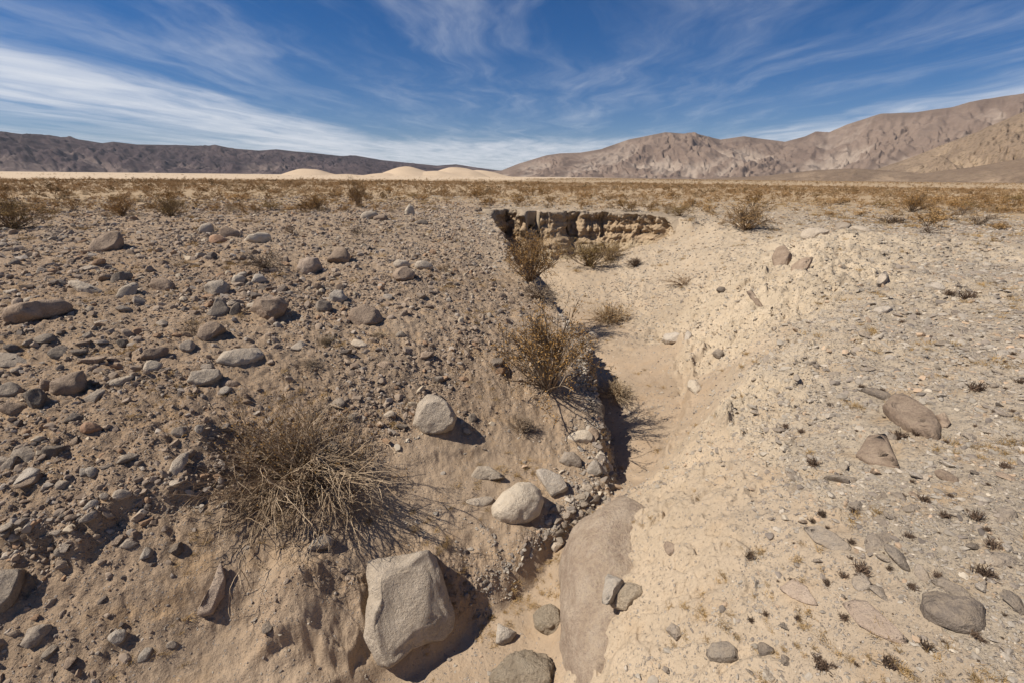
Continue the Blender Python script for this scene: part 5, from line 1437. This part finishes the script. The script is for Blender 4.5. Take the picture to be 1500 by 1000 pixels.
# ------------------------------------------------------------------ scrub on the plain
PLAIN_MARKS = [(450, 246, 'leftmost dune'), (592, 243, 'middle dune'), (668, 244, 'right dune'), (712, 306, 'left corner of the earth wall'), (775, 306, 'shaded part of the earth wall'),
  (850, 306, 'middle of the earth wall'), (930, 308, 'sunlit part of the earth wall'), (1005, 318, 'right end of the earth wall'), (975, 194, 'dark topped peak'), (1195, 193, 'saddle of the tan range'),
  (1290, 167, 'shoulder of the tan range'), (1500, 260, 'brown fan at the right edge'), (1250, 340, 'crest of the pale slope'), (0, 300, 'left edge of the photo')]
def build_plain():
    n = 60000
    az = RS.uniform(math.radians(-60), math.radians(60), n)
    r = np.sqrt(RS.uniform(24.0**2, 160.0**2, n)); far = RS.uniform(0, 1, n) < .45
    r = np.where(far, np.sqrt(RS.uniform(160.0**2, 900.0**2, n)), r)
    x = r*np.sin(az); y = r*np.cos(az)
    s_ = side(x, y, LIPLINE)
    z0 = np.where(r < 48, ground_z(x, y), 0)
    keep = (z0 > -.25) & ((s_ < -1.2) | (r > 34) | ((x > 14) & (r > 24)))
    c = fbm2(x/14, y/14, 3, 331)
    wob = 0.25*fbm2(az*14, np.log(r)*3, 3, 82)
    edge = 165*np.exp(wob)*np.exp(.5*(az+.84))*np.exp(np.clip(az, 0, 1)*9)
    onsand = sst(r/edge, .85, 1.2)*(1-sst(az, .12, .30))
    dens = np.where(r < 160, min(1, .40)+.55*sst(c, -.25, .4)-.08, 1.0)*(1-.94*onsand)*np.where(r < 40, .55, 1)
    keep &= RS.uniform(0, 1, n) < dens
    x, y, r, az = x[keep], y[keep], r[keep], az[keep]; n = len(x)
    z = ground_z(x, y)
    w = np.exp(RS.normal(size=n)*.36)*.52; w = np.clip(w, .22, 1.3)*np.where(r > 300, 1.25, 1); h = w*RS.uniform(.42, .75, n)
    kinds = [('creosote', 601, TW_BROWN, LF_TAWNY), ('creosote', 602, TW_BROWN, LF_OCHRE), ('creosote', 603, TW_BROWN, LF_OLIVE), ('straw', 604, TW_TAN, LF_TAWNY), ('dome', 605, TW_TAN, None), ('creosote', 606, TW_TAN, LF_TAWNY), ('sparse', 607, TW_GREY, LF_OLIVE)]
    kname = ['tawny shrub', 'rusty shrub', 'olive shrub', 'straw coloured shrub', 'bare tan shrub', 'pale tawny shrub', 'grey twiggy shrub']
    kk = RS.choice(7, n, p=[.28, .24, .05, .18, .08, .14, .03])
    px, py, f = to_px(np.stack([x, y, z], 1))
    vis = visible(x, y, z+h*.6, .001) & (px > 3) & (px < 1497) & (f > 0)
    size = w*FOC/f
    o_ = np.where(vis)[0]; o_ = o_[np.argsort(-size[o_])][:150]
    marks = DETAIL_SPOTS+PLAIN_MARKS
    lab = uniq_labels(np.stack([px[o_], py[o_]-h[o_]*FOC/f[o_]/2], 1), marks, lambda i: kname[kk[o_[i]]], 950)
    o_ = o_[[q for q in range(len(o_)) if lab[q]]]; lab = [t for t in lab if t]
    for q, i in enumerate(o_):
        kd = kinds[kk[i]]
        shrub('plain_shrub', kd[0], kd[1]+10*(q % 3), .35, kd[2], kd[3], (x[i], y[i], z[i]-.02), w[i], h[i], lab[q], 'shrub', 'shrubs on the scrub plain')
    rest = np.ones(n, bool); rest[o_] = False
    objs = []
    tm = tinted_mat('far_scrub')
    for k in range(5):
        (v, f_), lf = shrub_meshes('creosote' if k < 4 else 'straw', 640+k, .05)
        v2, f2 = lf; v, f_ = cat_meshes([(v, f_), (v2, f2)])
        me = mesh_from('scrub', v, f_, False); me.materials.append(tm); objs.append(bpy.data.objects.new('scrub', me))
    coll = hidden_collection('scrub_kinds', objs)
    m = rest.sum()
    pal = np.array([(.37, .235, .115), (.31, .19, .088), (.22, .145, .072), (.46, .32, .175), (.40, .27, .145)])
    tint = pal[RS.randint(0, 5, m)]*RS.uniform(.75, 1.2, (m, 1))
    rot = np.stack([np.zeros(m), np.zeros(m), RS.uniform(0, 6.28, m)], 1)
    instance_stuff('far_scrub', 'scrub covering the plain all the way to the dunes', np.stack([x, y, z-.03], 1)[rest], rot, np.stack([w, w, h], 1)[rest], RS.randint(0, 5, m), tint, coll)
    print('plain', n)
build_plain()

# ------------------------------------------------------------------ the air
def build_haze():
    x0, x1, y0, y1, z0, z1 = -34000., 34000., -34000., 34000., -60., 1900.
    V = np.array([(x, y, z) for x in (x0, x1) for y in (y0, y1) for z in (z0, z1)])
    F = np.array([(0, 1, 3, 2), (4, 6, 7, 5), (0, 4, 5, 1), (2, 3, 7, 6), (0, 2, 6, 4), (1, 5, 7, 3)])
    m = bpy.data.materials.new('air'); m.use_nodes = True
    t = NT(m.node_tree); t.n.clear()
    out = t.node('ShaderNodeOutputMaterial')
    v = t.node('ShaderNodeVolumePrincipled', {'Color': (.80, .88, 1.0), 'Density': 1.3e-5})
    t.l.new(v.outputs[0], out.inputs['Volume'])
    tag(link('haze', mesh_from('haze', V, F, False), m), 'thin blue haze in front of the far mountains', kind='stuff')
build_haze()
